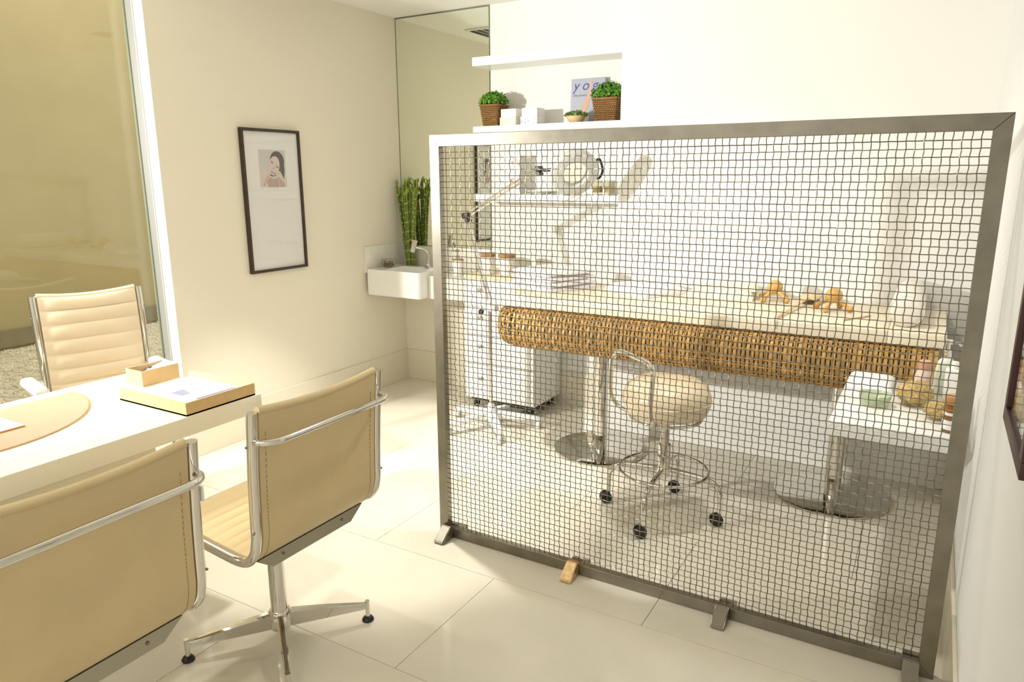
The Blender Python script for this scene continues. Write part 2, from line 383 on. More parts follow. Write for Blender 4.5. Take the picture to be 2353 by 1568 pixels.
for i in range(1, nv):
    o = vproto[i % 2][rw.choice((0,1,2)) if 8 < i else 1]
    if o.name in used: o = dup(o, scr)
    used.add(o.name); o.location = (-HW+FW+i*pv, 0, FW)
for j in range(1, nh):
    o = hproto[j % 2][rw.choice((0,1))]
    if o.name in used: o = dup(o, scr)
    used.add(o.name); o.location = (-HW+FW, 0, FW+j*ph)
# feet: wedge clips
for k, (fx, m) in enumerate(((-1.762, 'steel'), (-1.135, 'brass'), (-0.525, 'steel'), (0.085, 'steel'))):
    cx = fx-(SX0+SX1)/2; bm = nb()
    prism(bm, [(-FD-0.085, 0), (-FD, 0), (-FD, 0.062), (-FD-0.022, 0.062), (-FD-0.085, 0.014)], lambda p, q: (cx-0.024, p, q), lambda p, q: (cx+0.024, p, q))
    bmesh.ops.bevel(bm, geom=bm.edges[:], offset=0.003, segments=2, affect='EDGES')
    f = obj('foot', bm, m, scr, 30)
    if m == 'brass': f['label'] = 'worn golden foot wedge'
    bm = nb(); prism(bm, [(FD, 0), (FD+0.085, 0), (FD+0.085, 0.012), (FD+0.02, 0.05), (FD, 0.05)], lambda p, q: (cx-0.024, p, q), lambda p, q: (cx+0.024, p, q))
    obj('rear_foot', bm, 'steel', scr, 30)

# ------------------------------------------------------------------ chairs
def side_profile(top_z, back_x, bend_z, seat_front):
    """centre line of the side tube, back top to seat front, in (x,z)"""
    return [(back_x-0.012, top_z), (back_x+0.004, top_z-0.18), (back_x+0.012, bend_z+0.16), (back_x+0.016, bend_z+0.085),
            (back_x+0.036, bend_z+0.03), (back_x+0.085, bend_z), (back_x+0.20, bend_z+0.008), (seat_front-0.12, bend_z+0.030), (seat_front-0.04, bend_z+0.028), (seat_front, bend_z+0.0)]
def sling(prof, i0, i1, hw, rib, sag, front_gain):
    """padded sling strip between profile samples i0..i1; normal side facing the sitter is ribbed"""
    P = prof[i0:i1+1]; L = [0.0]
    for a, b in zip(P, P[1:]): L.append(L[-1] + (Vector(b)-Vector(a)).length)
    tot = L[-1]; n = max(24, int(tot/rib*12)); m = 10
    def at(s):
        for k in range(len(L)-1):
            if s <= L[k+1] or k == len(L)-2:
                f = (s-L[k])/max(1e-9, L[k+1]-L[k]); a, b = Vector(P[k]), Vector(P[k+1]); p = a.lerp(b, f); tt = (b-a).normalized(); return p, tt
    bm = nb(); top = []; bot = []
    nr = max(1, round(tot/rib))
    for i in range(n+1):
        s = tot*i/n; p, tt = at(s); nrm = Vector((tt.y, -tt.x)) if False else Vector((-tt.y, tt.x))
        rowa = []; rowb = []
        for j in range(m+1):
            y = -hw + 2*hw*j/m; e = 1-abs(2*j/m-1)**6
            sg = sag*(1-(2*j/m-1)**2)*max(0.0, 1-s/0.12) if sag else 0
            rb = abs(math.sin(PI*nr*s/tot))**0.42
            hi = 0.010 + front_gain*rb*e
            q = p + nrm*hi; rowa.append(bm.verts.new((q.x, y, q.y - sg)))
            q = p - nrm*0.008; rowb.append(bm.verts.new((q.x, y, q.y - sg)))
        top.append(rowa); bot.append(rowb)
    for i in range(n):
        for j in range(m):
            bm.faces.new((top[i][j], top[i][j+1], top[i+1][j+1], top[i+1][j])); bm.faces.new((bot[i][j], bot[i+1][j], bot[i+1][j+1], bot[i][j+1]))
        bm.faces.new((top[i][0], top[i+1][0], bot[i+1][0], bot[i][0])); bm.faces.new((top[i][m], bot[i][m], bot[i+1][m], top[i+1][m]))
    for R in (0, n):
        for j in range(m): bm.faces.new((top[R][j], bot[R][j], bot[R][j+1], top[R][j+1]))
    return bm
def make_chair(name, label, loc, rotz, leather, top_z=0.966, back_x=-0.258, bend_z=0.483, seat_front=0.25, hw=0.262, rib=0.045, gain=0.006, exec_=False):
    t = thing(name, label, 'chair', loc, rotz)
    prof3 = smooth_path([(a, b, 0) for a, b in side_profile(top_z, back_x, bend_z, seat_front)], 5)
    prof = [(p.x, p.y) for p in prof3]
    # sitter-side normal points to +x / up: profile runs downwards then forwards
    split = 5*4
    tr = 0.0155
    for s in (-1, 1):
        bm = nb(); pts = [(a, s*hw, b) for a, b in prof]; tube(bm, pts, tr, 14); fr = obj('side_frame', bm, 'chrome', t, 50)
        for zz in (top_z-0.10, bend_z+0.12):
            bm = nb(); ball(bm, (back_x+0.004, s*(hw+tr), zz), 0.004, 8, 6); obj('screw', bm, 'steel', fr)
    inner = hw-tr-0.003
    obj('backrest', sling(prof, 0, split, inner, rib, 0.016, gain), leather, t, 60)
    obj('seat', sling(prof, split, len(prof)-2, inner, rib, 0, gain), leather, t, 60)
    # rolled top edge and seam stitching
    bm = nb(); tube(bm, [(prof[0][0]+0.001, -inner + 2*inner*k/16, prof[0][1] - 0.016*(1-(k/8-1)**2) + 0.001) for k in range(17)], 0.0125, 8); obj('top_roll', bm, leather, t, 60)
    bm = nb()
    for s in (-1, 1):
        for k in range(2, len(prof)-3):
            a = Vector(prof[k]); b = Vector(prof[k+1]); d = (b-a); nrm = Vector((-d.y, d.x)).normalized()
            for f in (0.1, 0.6):
                p = a + d*f - nrm*0.0088; q = a + d*(f+0.3) - nrm*0.0088
                tube(bm, [(p.x, s*(inner-0.022), p.y), (q.x, s*(inner-0.022), q.y)], 0.0009, 4)
    o = obj('stitching', bm, 'seam', t, 0); o['kind'] = 'stuff'
    if not exec_:
        zb = top_z-0.085; xb = back_x-0.006; dx = 0.062
        pts = smooth_path([(xb, -hw, zb), (xb-0.03, -hw+0.002, zb), (xb-dx+0.006, -hw+0.03, zb), (xb-dx, -hw+0.075, zb), (xb-dx, 0, zb), (xb-dx, hw-0.075, zb), (xb-dx+0.006, hw-0.03, zb), (xb-0.03, hw-0.002, zb), (xb, hw, zb)], 6)
        bm = nb(); tube(bm, pts, 0.0105, 12); obj('back_bar', bm, 'chrome', t, 60)
    # spreader plate under the rear of the seat and second one at the front
    for xx in ((-0.185, 0.10) if not exec_ else (-0.12, 0.10)):
        bm = nb(); poly = [(-hw+0.03, 0.0), (hw-0.03, 0.0), (hw-0.09, -0.045), (-hw+0.09, -0.045)]
        prism(bm, poly, lambda p, q: (xx-0.012, p, bend_z-0.008+q), lambda p, q: (xx+0.014, p, bend_z-0.008+q)); pl = obj('spreader_plate', bm, 'grey_plate', t, 20)
        for yy in (-0.13, 0.13):
            bm = nb(); ball(bm, (xx-0.013, yy, bend_z-0.028), 0.005, 8, 6); obj('screw', bm, 'steel', pl)
    bm = nb(); box(bm, -0.17, 0.12, -0.05, 0.05, bend_z-0.05, bend_z-0.022, bev=0.004); obj('seat_mount', bm, 'grey_plate', t)
    bm = nb(); lathe(bm, [(0.031, 0.09), (0.031, 0.12), (0.029, 0.13), (0.027, bend_z-0.05)], 24); obj('column', bm, 'chrome', t, 40)
    bm = nb(); lathe(bm, [(0.034, 0.052), (0.038, 0.056), (0.038, 0.118), (0.033, 0.124)], 24); obj('hub', bm, 'chrome', t, 40)
    return t
def star_legs(t, angles, R, casters=False):
    for a in angles:
        ca, sa = math.cos(a), math.sin(a); f = lambda r, y, z: (r*ca - y*sa, r*sa + y*ca, z)
        bm = nb(); A = []
        for r, hw_, zt, zb in ((0.03, 0.017, 0.116, 0.056), (0.16, 0.013, 0.098, 0.053), (R-0.012, 0.009, 0.074, 0.050), (R, 0.007, 0.072, 0.052)):
            A.append([bm.verts.new(f(r, -hw_*0.9, zb)), bm.verts.new(f(r, hw_*0.9, zb)), bm.verts.new(f(r, hw_, zt-0.006)), bm.verts.new(f(r, hw_*0.55, zt)), bm.verts.new(f(r, -hw_*0.55, zt)), bm.verts.new(f(r, -hw_, zt-0.006))])
        for p, q in zip(A, A[1:]):
            for k in range(6): bm.faces.new((p[k], p[(k+1)%6], q[(k+1)%6], q[k]))
        bm.faces.new(A[0][::-1]); bm.faces.new(A[-1])
        lg = obj('leg', bm, 'chrome', t, 40)
        if not casters:
            bm = nb(); cyl(bm, f(R, 0, 0.016), f(R, 0, 0.080), 0.0085, n=14); obj('foot_stem', bm, 'chrome', lg)
            x, y, _ = f(R, 0, 0); bm = nb(); lathe(bm, [(0.020, 0.0), (0.022, 0.005), (0.017, 0.014), (0.008, 0.019)], 16, (x, y, 0)); obj('glide', bm, 'rubber', lg, 50)
        else:
            x, y, _ = f(R, 0, 0); bm = nb(); cyl(bm, (x, y-0.012, 0.026), (x, y+0.012, 0.026), 0.0258, n=18); cyl(bm, (x, y, 0.03), (x, y, 0.06), 0.008, n=10); obj('caster', bm, 'rubber', lg, 40)

mid = make_chair('visitor_chair', 'tan visitor chair with chrome frame, whole chair on four-star base in mid floor', (-1.845, 1.525, 0), PI, 'leather')
a0 = math.atan2(1.767-1.294, -1.659+2.03)     # right hand foot in the world
star_legs(mid, [a0 - PI + k*PI/2 for k in range(4)], 0.305)
near = make_chair('visitor_chair', 'tan visitor chair nearest the camera, cut off by the lower left picture edge', (-1.80, 0.78, 0), PI, 'leather')
star_legs(near, [a0 - PI + 0.35 + k*PI/2 for k in range(4)], 0.305)
bm = nb(); box(bm, -0.0165, 0.0165, -0.003, 0.003, -0.02, 0.02)
st = obj('price_sticker', bm, 'mount', near, 0); st.location = (-0.2565, -0.262-0.0145, 0.82); st['label'] = 'small paper sticker'
ex = make_chair('executive_chair', 'cream ribbed high back office chair with white armrests behind the desk', (-3.27, 1.87, 0), -0.24, 'cream_leather', top_z=1.065, back_x=-0.245, bend_z=0.47, seat_front=0.25, hw=0.232, rib=0.072, gain=0.017, exec_=True)
star_legs(ex, [0.3 + k*2*PI/5 for k in range(5)], 0.27, True)
for s, k_ in ((-1, 1.0), (1, 0.74)):
    bm = nb(); tube(bm, smooth_path([(-0.235, s*0.235, 0.655), (-0.20, s*0.29*k_, 0.675), (-0.08, s*0.315*k_, 0.675), (0.05, s*0.31*k_, 0.66), (0.07, s*0.27, 0.60), (0.05, s*0.24, 0.49)], 5), 0.012, 10); am = obj('armrest', bm, 'chrome', ex, 60)
    bm = nb(); box(bm, -0.17, 0.075, s*0.318*k_-0.030, s*0.318*k_+0.030, 0.672, 0.716, bev=0.018, seg=3); obj('arm_pad', bm, 'white_gloss', am, 60)

# ------------------------------------------------------------------ desk and what lies on it
dk = thing('desk', 'long cream lacquered desk with thick top', 'desk', (-2.66, 0.5, 0))
DZ = 0.75
bx('desktop', (-0.385, 0.385, -1.3, 1.38, DZ-0.072, DZ), 'desk', dk, bev=0.002)
bx('support_panel', (-0.30, 0.342, 0.3, 0.937, 0, DZ-0.072), 'desk', dk, bev=0.002)
bx('support_panel', (-0.30, 0.342, -1.25, -0.7, 0, DZ-0.072), 'desk', dk, bev=0.002)
# blotter: half disc
t = thing('desk_blotter', 'tan leather half-round desk blotter', 'blotter', (-2.96, 1.05, DZ))
def half(r): return [(r*math.cos(a), r*math.sin(a)) for a in [(-PI/2 + PI*k/48) for k in range(49)]]
bm = nb(); prism(bm, half(0.465), lambda a, b: (a, b, 0), lambda a, b: (a, b, 0.003)); obj('blotter_base', bm, 'blotter_edge', t)
bm = nb(); prism(bm, half(0.459), lambda a, b: (a+0.002, b, 0.003), lambda a, b: (a+0.002, b, 0.0045)); obj('blotter_surface', bm, 'blotter', t)
t = thing('note_folder', 'white sheet with orange backing on the leather blotter', 'folder', (-2.775, 1.045, DZ+0.0045))
bx('backing', (-0.105, 0.105, -0.145, 0.145, 0, 0.004), 'orange', t, smooth=0)
bx('sheet', (-0.105, 0.103, -0.145, 0.143, 0.004, 0.007), 'paper', t, smooth=0)
# letter tray
t = thing('letter_tray', 'low tan letter tray holding white papers on the desk end', 'tray', (-2.488, 1.703, DZ))
TX, TY, TH = 0.205, 0.155, 0.05
bx('tray_base', (-TX, TX, -TY, TY, 0, 0.006), 'card', t, smooth=0)
def rside(y0, y1):
    bm = nb(); poly = [(-TX, 0.0), (TX, 0.0), (TX, TH), (-TX+0.018, TH)] + [(-TX+0.018-0.018*math.sin(a), TH-0.018+0.018*math.cos(a)) for a in [PI/2*k/5 for k in range(1,6)]]
    prism(bm, poly, lambda a, b: (a, y0, b), lambda a, b: (a, y1, b)); return bm
obj('tray_side', rside(-TY, -TY+0.007), 'card', t, 30); obj('tray_side', rside(TY-0.007, TY), 'card', t, 30)
bx('tray_front', (TX-0.007, TX, -TY+0.007, TY-0.007, 0.0, TH), 'card', t, smooth=0)
ps = thing('paper_stack', 'stack of white sheets lying in the tan letter tray', 'paper', (-2.49, 1.703, DZ+0.006))
bx('sheets', (-0.185, 0.19, -0.146, 0.146, 0, 0.019), 'paper', ps, smooth=0)
lf = thing('leaflet', 'white leaflet with grey blue stripes on the papers in the tray', 'leaflet', (-2.42, 1.73, DZ+0.025), 0.0)
bx('leaflet_sheet', (-0.09, 0.10, -0.09, 0.095, 0, 0.005), 'paper', lf, smooth=0)
bx('printed_band', (0.06, 0.098, -0.088, 0.09, 0.005, 0.0056), 'ink', lf, smooth=0)
for k in range(6): bx('printed_stripe', (-0.088+k*0.012, -0.081+k*0.012, -0.088, -0.030-k*0.004, 0.005, 0.0056), 'ink', lf, smooth=0)
# card box
t = thing('card_box', 'small open tan box of cards standing behind the letter tray', 'box', (-2.833, 1.785, DZ))
a, b, h, q = 0.056, 0.085, 0.066, 0.005
bx('box_base', (-a, a, -b, b, 0, q), 'card', t, smooth=0)
for d in ((-a, -a+q, -b, b, q, h), (a-q, a, -b, b, q, h), (-a+q, a-q, -b, -b+q, q, h), (-a+q, a-q, b-q, b, q, h)): bx('box_wall', d, 'card', t, smooth=0)
cs = thing('business_cards', 'white business cards with a dark mark inside the small box', 'cards', (-2.833, 1.80, DZ+0.006))
for k in range(7):
    bm = nb(); box(bm, -0.047, 0.047, -0.045, 0.045, 0, 0.0012); c = obj('card', bm, 'ink' if k in (1, 4) else 'paper', cs, 0); c.location = (0, -0.012+0.007*k, 0.026+0.004*k); c.rotation_euler = (0.32-0.02*k, 0.05*math.sin(k*2), 0)
    c.location.z += 0.0
bm = nb(); box(bm, -0.044, -0.028, -0.040, -0.022, 0.0012, 0.0018); c = obj('printed_mark', bm, 'navy', cs, 0); c.location = (0, -0.012+0.042, 0.026+0.024); c.rotation_euler = (0.20, 0.05*math.sin(12), 0)

# ------------------------------------------------------------------ pictures
def ellipse_pts(cx, cy, rx, ry, rot=0, n=28):
    return [(cx + rx*math.cos(a)*math.cos(rot) - ry*math.sin(a)*math.sin(rot), cy + rx*math.cos(a)*math.sin(rot) + ry*math.sin(a)*math.cos(rot)) for a in [2*PI*k/n for k in range(n)]]
def flat(bm, poly, h, mi, f):
    vs = [bm.verts.new(f(p[0], p[1], h)) for p in poly]; bm.faces.new(vs).material_index = mi
def picture(name, label, loc, rotz, W, H, fw, fd, woodm, portrait):
    """local: plane x-z, facing -y"""
    t = thing(name, label, 'picture', loc, rotz)
    for nm, d in (('frame_rail', (0, W, -fd, 0, 0, fw)), ('frame_rail', (0, W, -fd, 0, H-fw, H)), ('frame_stile', (0, fw, -fd, 0, fw, H-fw)), ('frame_stile', (W-fw, W, -fd, 0, fw, H-fw))):
        bx(nm, d, woodm, t, bev=0.002)
    bx('mount', (fw-0.002, W-fw+0.002, -fd*0.5, -0.001, fw-0.002, H-fw+0.002), 'mount', t, smooth=0)
    if portrait:
        px0, px1, pz0, pz1 = portrait; pw = px1-px0; phh = pz1-pz0
        y = -fd*0.5-0.0004
        f = lambda a, b, h: (px0+a*pw, y-h*0.00025, pz0+b*phh)
        bm = nb()
        def clip(poly): return [(min(1, max(0, a)), min(1, max(0, b))) for a, b in poly]
        flat(bm, [(0,0),(1,0),(1,1),(0,1)], 0, 0, f)
        flat(bm, clip([(0.0,0.0),(0.0,0.42),(0.18,0.45),(0.36,0.46),(0.55,0.30),(0.80,0.38),(0.97,0.30),(0.93,0.0)]), 1, 1, f)           # shoulders
        flat(bm, clip([(0.28,0.0),(0.26,0.2),(0.48,0.28),(0.72,0.26),(0.90,0.12),(0.92,0.0)]), 2, 4, f)
        flat(bm, clip(ellipse_pts(0.68, 0.70, 0.27, 0.265, -0.5)), 3, 2, f)                                                                # hair
        flat(bm, clip([(0.74,0.85),(0.93,0.72),(0.94,0.45),(0.90,0.20),(0.82,0.36),(0.72,0.5)]), 4, 2, f)
        flat(bm, clip(ellipse_pts(0.54, 0.56, 0.205, 0.285, -0.42)), 5, 3, f)                                                              # face
        flat(bm, clip([(0.38,0.36),(0.50,0.30),(0.66,0.36),(0.64,0.26),(0.50,0.21),(0.40,0.26)]), 5, 3, f)
        flat(bm, ellipse_pts(0.475, 0.655, 0.045, 0.014, -0.45, 12), 6, 2, f); flat(bm, ellipse_pts(0.665, 0.535, 0.05, 0.014, -0.45, 12), 6, 2, f)   # eyes
        flat(bm, [(0.44,0.72),(0.53,0.68),(0.53,0.665),(0.44,0.705)], 6, 2, f); flat(bm, [(0.62,0.605),(0.72,0.55),(0.72,0.535),(0.62,0.59)], 6, 2, f)
        flat(bm, [(0.53,0.56),(0.555,0.50),(0.50,0.485),(0.49,0.50)], 6, 4, f)                                                             # nose
        flat(bm, ellipse_pts(0.49, 0.395, 0.095, 0.036, -0.45, 16), 7, 5, f); flat(bm, ellipse_pts(0.49, 0.402, 0.08, 0.018, -0.45, 16), 8, 0, f)
        for k in range(4):                                                                                                                 # hand
            flat(bm, clip([(0.04+k*0.055,0.02+k*0.03),(0.10+k*0.055,0.0+k*0.03),(0.33+k*0.02,0.30-k*0.03),(0.27+k*0.02,0.345-k*0.03)]), 9+k, 3 if k % 2 == 0 else 4, f)
        flat(bm, [(0.66,0.0),(0.69,0.0),(0.66,0.32),(0.63,0.31)], 14, 3, f)
        obj('photo_print', bm, ['print_bg', 'skin_pale', 'hair', 'skin_pale', 'skin_dark', 'lips'], t, 0)
    bx('picture_glass', (fw-0.001, W-fw+0.001, -fd*0.8, -fd*0.8+0.002, fw-0.001, H-fw+0.001), 'picglass', t, smooth=0)
    return t
# left wall (faces +X): local +x -> world +Y, so rotz = +90deg, facing -y -> +X
picture('framed_photo', 'narrow dark framed portrait of a smiling person on the beige wall', (LX, 2.972, 1.021), PI/2, 0.458, 0.868, 0.0175, 0.026, 'frame_wood', (0.125, 0.335, 0.52, 0.745))
# right wall (faces -X): local +x -> world -Y
picture('framed_print', 'maroon framed print on the right wall, cut off by the picture edge', (RX, 1.71, 1.115), -PI/2, 0.358, 0.80, 0.03, 0.030, 'frame_maroon', None)

# ------------------------------------------------------------------ wash corner
vt = thing('vanity_counter', 'pale marble counter with upstand in the mirror corner', 'counter', (-3.2, 4.469, 0.745))
bm = nb(); prism(bm, [(-0.405, -0.118), (0.103, -0.118), (0.103, -0.369), (0.41, -0.369), (0.41, -0.001), (-0.405, -0.001)], lambda a, b: (a, b, 0), lambda a, b: (a, b, 0.165)); obj('counter_slab', bm, 'marble', vt, 20)
bx('side_upstand', (LX+3.2, LX+3.2+0.018, -0.465, -0.001, 0.165, 0.355), 'marble', vt, bev=0.002)
bx('back_upstand', (LX+3.2+0.018, -2.79+3.2, -0.016, -0.001, 0.165, 0.335), 'marble', vt, bev=0.002)
sk = thing('wash_basin', 'square white ceramic basin projecting from the marble counter', 'sink', (-3.345, 4.2, 0.75))
bm = nb(); X0, X1, Y0, Y1, Z0, Z1 = -0.255+0.018, 0.245, -0.2, 0.15, -0.0, 0.19
box(bm, X0, X1, Y0, Y1, Z0, Z1)
bm.faces.ensure_lookup_table(); topf = max(bm.faces, key=lambda f: f.calc_center_median().z)
bmesh.ops.inset_individual(bm, faces=[topf], thickness=0.022)
for v_ in topf.verts:
    if v_.co.x < 0: v_.co.x = X0+0.135
    if v_.co.y > 0: v_.co.y = Y1-0.085
bmesh.ops.inset_individual(bm, faces=[topf], thickness=0.018)
bmesh.ops.translate(bm, verts=topf.verts, vec=(0, 0, -0.09))
bmesh.ops.bevel(bm, geom=bm.edges[:], offset=0.007, segments=3, affect='EDGES'); obj('basin', bm, 'ceramic', sk, 60)
bm = nb(); lathe(bm, [(0.018, 0), (0.018, 0.003)], 16, (0.05, -0.06, 0.1005)); obj('drain', bm, 'chrome', sk)
fc = thing('basin_tap', 'chrome gooseneck tap with a tilted cylinder head at the basin', 'tap', (-3.235, 4.285, 0.94))
bm = nb(); lathe(bm, [(0.026, 0), (0.026, 0.008), (0.016, 0.014), (0.012, 0.03)], 18); obj('tap_base', bm, 'chrome', fc)
bm = nb(); tube(bm, smooth_path([(0, 0, 0.01), (0.004, 0, 0.07), (0.0, -0.01, 0.115), (-0.03, -0.035, 0.142), (-0.066, -0.05, 0.150)], 6), 0.0095, 12); obj('neck', bm, 'chrome', fc, 60)
bm = nb(); cyl(bm, (-0.094, -0.06, 0.118), (-0.072, -0.055, 0.195), 0.019, n=20); hd = obj('tap_head', bm, 'chrome', fc)
bm = nb(); cyl(bm, (-0.072, -0.055, 0.195), (-0.068, -0.054, 0.208), 0.020, n=20); cyl(bm, (-0.075, -0.055, 0.200), (-0.112, -0.06, 0.206), 0.005, n=10); obj('lever', bm, 'chrome', hd)
# bamboo bundle
bb = thing('bamboo_bundle', 'bundle of green bamboo stalks standing in the corner behind the basin', 'plant', (-3.478, 4.385, 0.91))
rb = random.Random(11)
for k in range(15):
    a = 2*PI*k/15*2.4; rr = 0.006 + 0.026*math.sqrt(k/15.0)
    bx_, by_ = rr*math.cos(a), rr*math.sin(a)*0.7
    sp = 3.4 + rb.uniform(-0.3, 0.3); tx = max(-0.10, bx_*sp*1.0 + rb.uniform(-0.015, 0.015)) - 0.01; ty = min(0.04, by_*1.6)
    hgt = 0.63 + rb.uniform(-0.06, 0.03)
    P = [Vector((bx_ + (tx-bx_)*f**1.3, by_ + (ty-by_)*f, hgt*f)) for f in [i/9 for i in range(10)]]
    bm = nb(); tube(bm, P, 0.0085, 7); s_ = obj('stalk', bm, 'bamboo', bb, 60)
    bm = nb()
    for i in range(1, 9):
        d = (P[i+1]-P[i]).normalized(); tube(bm, [P[i]-d*0.004, P[i]+d*0.004], 0.0096, 7)
    obj('stalk_node', bm, 'node', s_, 60)
    bm = nb(); tip = P[-1]
    for m in range(3):
        base = P[-1-m] if m < 2 else P[-2]; an = rb.uniform(0, 2*PI)
        for q in range(2):
            an += rb.uniform(1.5, 3.0); L = rb.uniform(0.03, 0.06)
            d = Vector((math.cos(an)*0.6, math.sin(an)*0.35, 0.85)).normalized()
            e = base + d*L; e.y = min(e.y, 0.06); e.x = max(e.x, -0.118)
            md = base.lerp(e, 0.5) + Vector((0, 0, -0.004))
            tube(bm, [base, md, e], [0.004, 0.0075, 0.0015], 6)
    obj('shoot', bm, 'shoot', s_, 60)
# glass bowl of stones
t = thing('glass_bowl', 'small round glass bowl of brown stones on the marble counter', 'bowl', (-3.505, 4.165, 0.941))
bm = nb(); lathe(bm, [(0.03, 0), (0.052, 0.012), (0.062, 0.035), (0.055, 0.058), (0.050, 0.064), (0.047, 0.062), (0.052, 0.054), (0.058, 0.035), (0.049, 0.014), (0.028, 0.004)], 24); obj('bowl', bm, 'clear', t, 70)
for k in range(16):
    a = k*2.4; r = 0.036*math.sqrt((k % 8)/8.0); bm = nb(); ball(bm, (r*math.cos(a), r*math.sin(a), 0.018+0.017*(k//8)), 0.0145, 8, 6, (1, 0.8, 0.8)); obj('stone', bm, 'stone', t)
# soap dispenser on the counter
t = thing('soap_dispenser', 'white cylindrical soap dispenser with chrome pump on the counter', 'dispenser', (-2.93, 4.24, 0.91))
bm = nb(); lathe(bm, [(0.040, 0), (0.043, 0.004), (0.043, 0.105), (0.042, 0.108)], 24); obj('bottle', bm, 'ceramic', t, 40)
bm = nb(); lathe(bm, [(0.043, 0.108), (0.043, 0.114), (0.018, 0.118)], 24); obj('collar', bm, 'lid', t, 40)
bm = nb(); lathe(bm, [(0.014, 0.118), (0.014, 0.142), (0.006, 0.144), (0.006, 0.165), (0.017, 0.167), (0.017, 0.180), (0.010, 0.184)], 16); tube(bm, [(0, 0, 0.174), (-0.03, -0.03, 0.174), (-0.036, -0.036, 0.166)], 0.005, 8); obj('pump', bm, 'chrome', t, 40)

# ------------------------------------------------------------------ shelves and what stands on them
for nm, z0, z1, lab in (('a', 2.316, 2.372, 'empty white floating shelf, highest of the three'), ('b', 1.891, 1.931, 'white floating shelf carrying the potted plants and yoga book'), ('c', 1.432, 1.487, 'white floating shelf behind the mesh below the plant shelf')):
    bm = nb(); box(bm, -2.786, NX-0.001, 4.24, BY-0.001, z0, z1, bev=0.002, seg=1); o = obj('wall_shelf', bm, 'white_gloss', None, 30); tag(o, lab, 'shelf', 'floating shelves in the niche')
SZ1 = 1.931
def basket_plant(label, x, y, wt, wb, h, fol, seed):
    t = thing('potted_plant', label, 'plant', (x, y, SZ1))
    bm = nb(); n = 4
    A = [(-wb/2,-wb/2),(wb/2,-wb/2),(wb/2,wb/2),(-wb/2,wb/2)]; k = wt/wb
    vs0 = [bm.verts.new((a*0.97, b*0.97, 0)) for a, b in A]; vs1 = [bm.verts.new((a*k*0.97, b*k*0.97, h)) for a, b in A]
    bm.faces.new(vs0[::-1]); bm.faces.new(vs1)
    for i in range(4): bm.faces.new((vs0[i], vs0[(i+1)%4], vs1[(i+1)%4], vs1[i]))
    obj('basket_liner', bm, 'wicker_core', t, 0)
    rows_ = 11; rg = random.Random(seed)
    for r in range(rows_):            # woven rattan rows, each a rope around the basket
        f = (r+0.5)/rows_; hw = (wb + (wt-wb)*f)/2; z = h*f; pts = []; per = 44
        for i in range(per*4):
            side = (i//per) % 4; u = (i % per)/per; c = [(-1,-1),(1,-1),(1,1),(-1,1),(-1,-1)]
            px = (c[side][0] + (c[side+1][0]-c[side][0])*u)*hw; py = (c[side][1] + (c[side+1][1]-c[side][1])*u)*hw
            nx, ny = [(0,-1),(1,0),(0,1),(-1,0)][side]; wob = 0.0022*math.sin(PI*i/2.0 + PI*(r % 2))
            pts.append((px+nx*wob, py+ny*wob, z+0.0006*math.sin(i*1.7+r)))
        bm = nb(); tube(bm, pts, 0.0058, 5, closed=True); obj('rattan_row', bm, 'basket', t, 60)
    bm = nb(); hw = wt/2+0.002; tube(bm, [(-hw,-hw,h),(hw,-hw,h),(hw,hw,h),(-hw,hw,h)], 0.006, 6, closed=True); obj('rim', bm, 'basket', t, 60)
    bm = nb(); ball(bm, (0, 0, h-0.005), wt*0.46, 12, 8, (1, 1, 0.55)); obj('soil_mound', bm, 'soil', t)
    bm = nb()
    for i in range(1500):
        th = rg.uniform(0, 2*PI); ph_ = math.acos(rg.uniform(0.02, 1)); rr = rg.uniform(0.66, 1.02)*rg.choice((1, 1, 1, 1.1))
        d = Vector((math.sin(ph_)*math.cos(th), math.sin(ph_)*math.sin(th), math.cos(ph_)*0.78))
        p = Vector((d.x*fol*rr, d.y*fol*rr*0.92, h + 0.012 + d.z*fol*rr))
        s = rg.uniform(0.005, 0.010); nrm = (d + Vector((rg.uniform(-.7,.7), rg.uniform(-.7,.7), rg.uniform(-.2,.9)))).normalized()
        a_ = nrm.orthogonal().normalized(); b_ = nrm.cross(a_)
        vs = [bm.verts.new(p + a_*(s*math.cos(q)) + b_*(s*math.sin(q)) + nrm*(0.002 if m % 2 else 0)) for m, q in enumerate([2*PI*m/6 for m in range(6)])]
        bm.faces.new(vs)
    o = obj('foliage', bm, 'leaf', t, 0); o['kind'] = 'stuff'
    return t
basket_plant('round green herb in a square rattan basket at the left shelf end', -2.662, 4.315, 0.138, 0.105, 0.135, 0.096, 1)
basket_plant('larger green herb in a square rattan basket in front of the yoga book', -1.835, 4.335, 0.158, 0.125, 0.135, 0.108, 2)
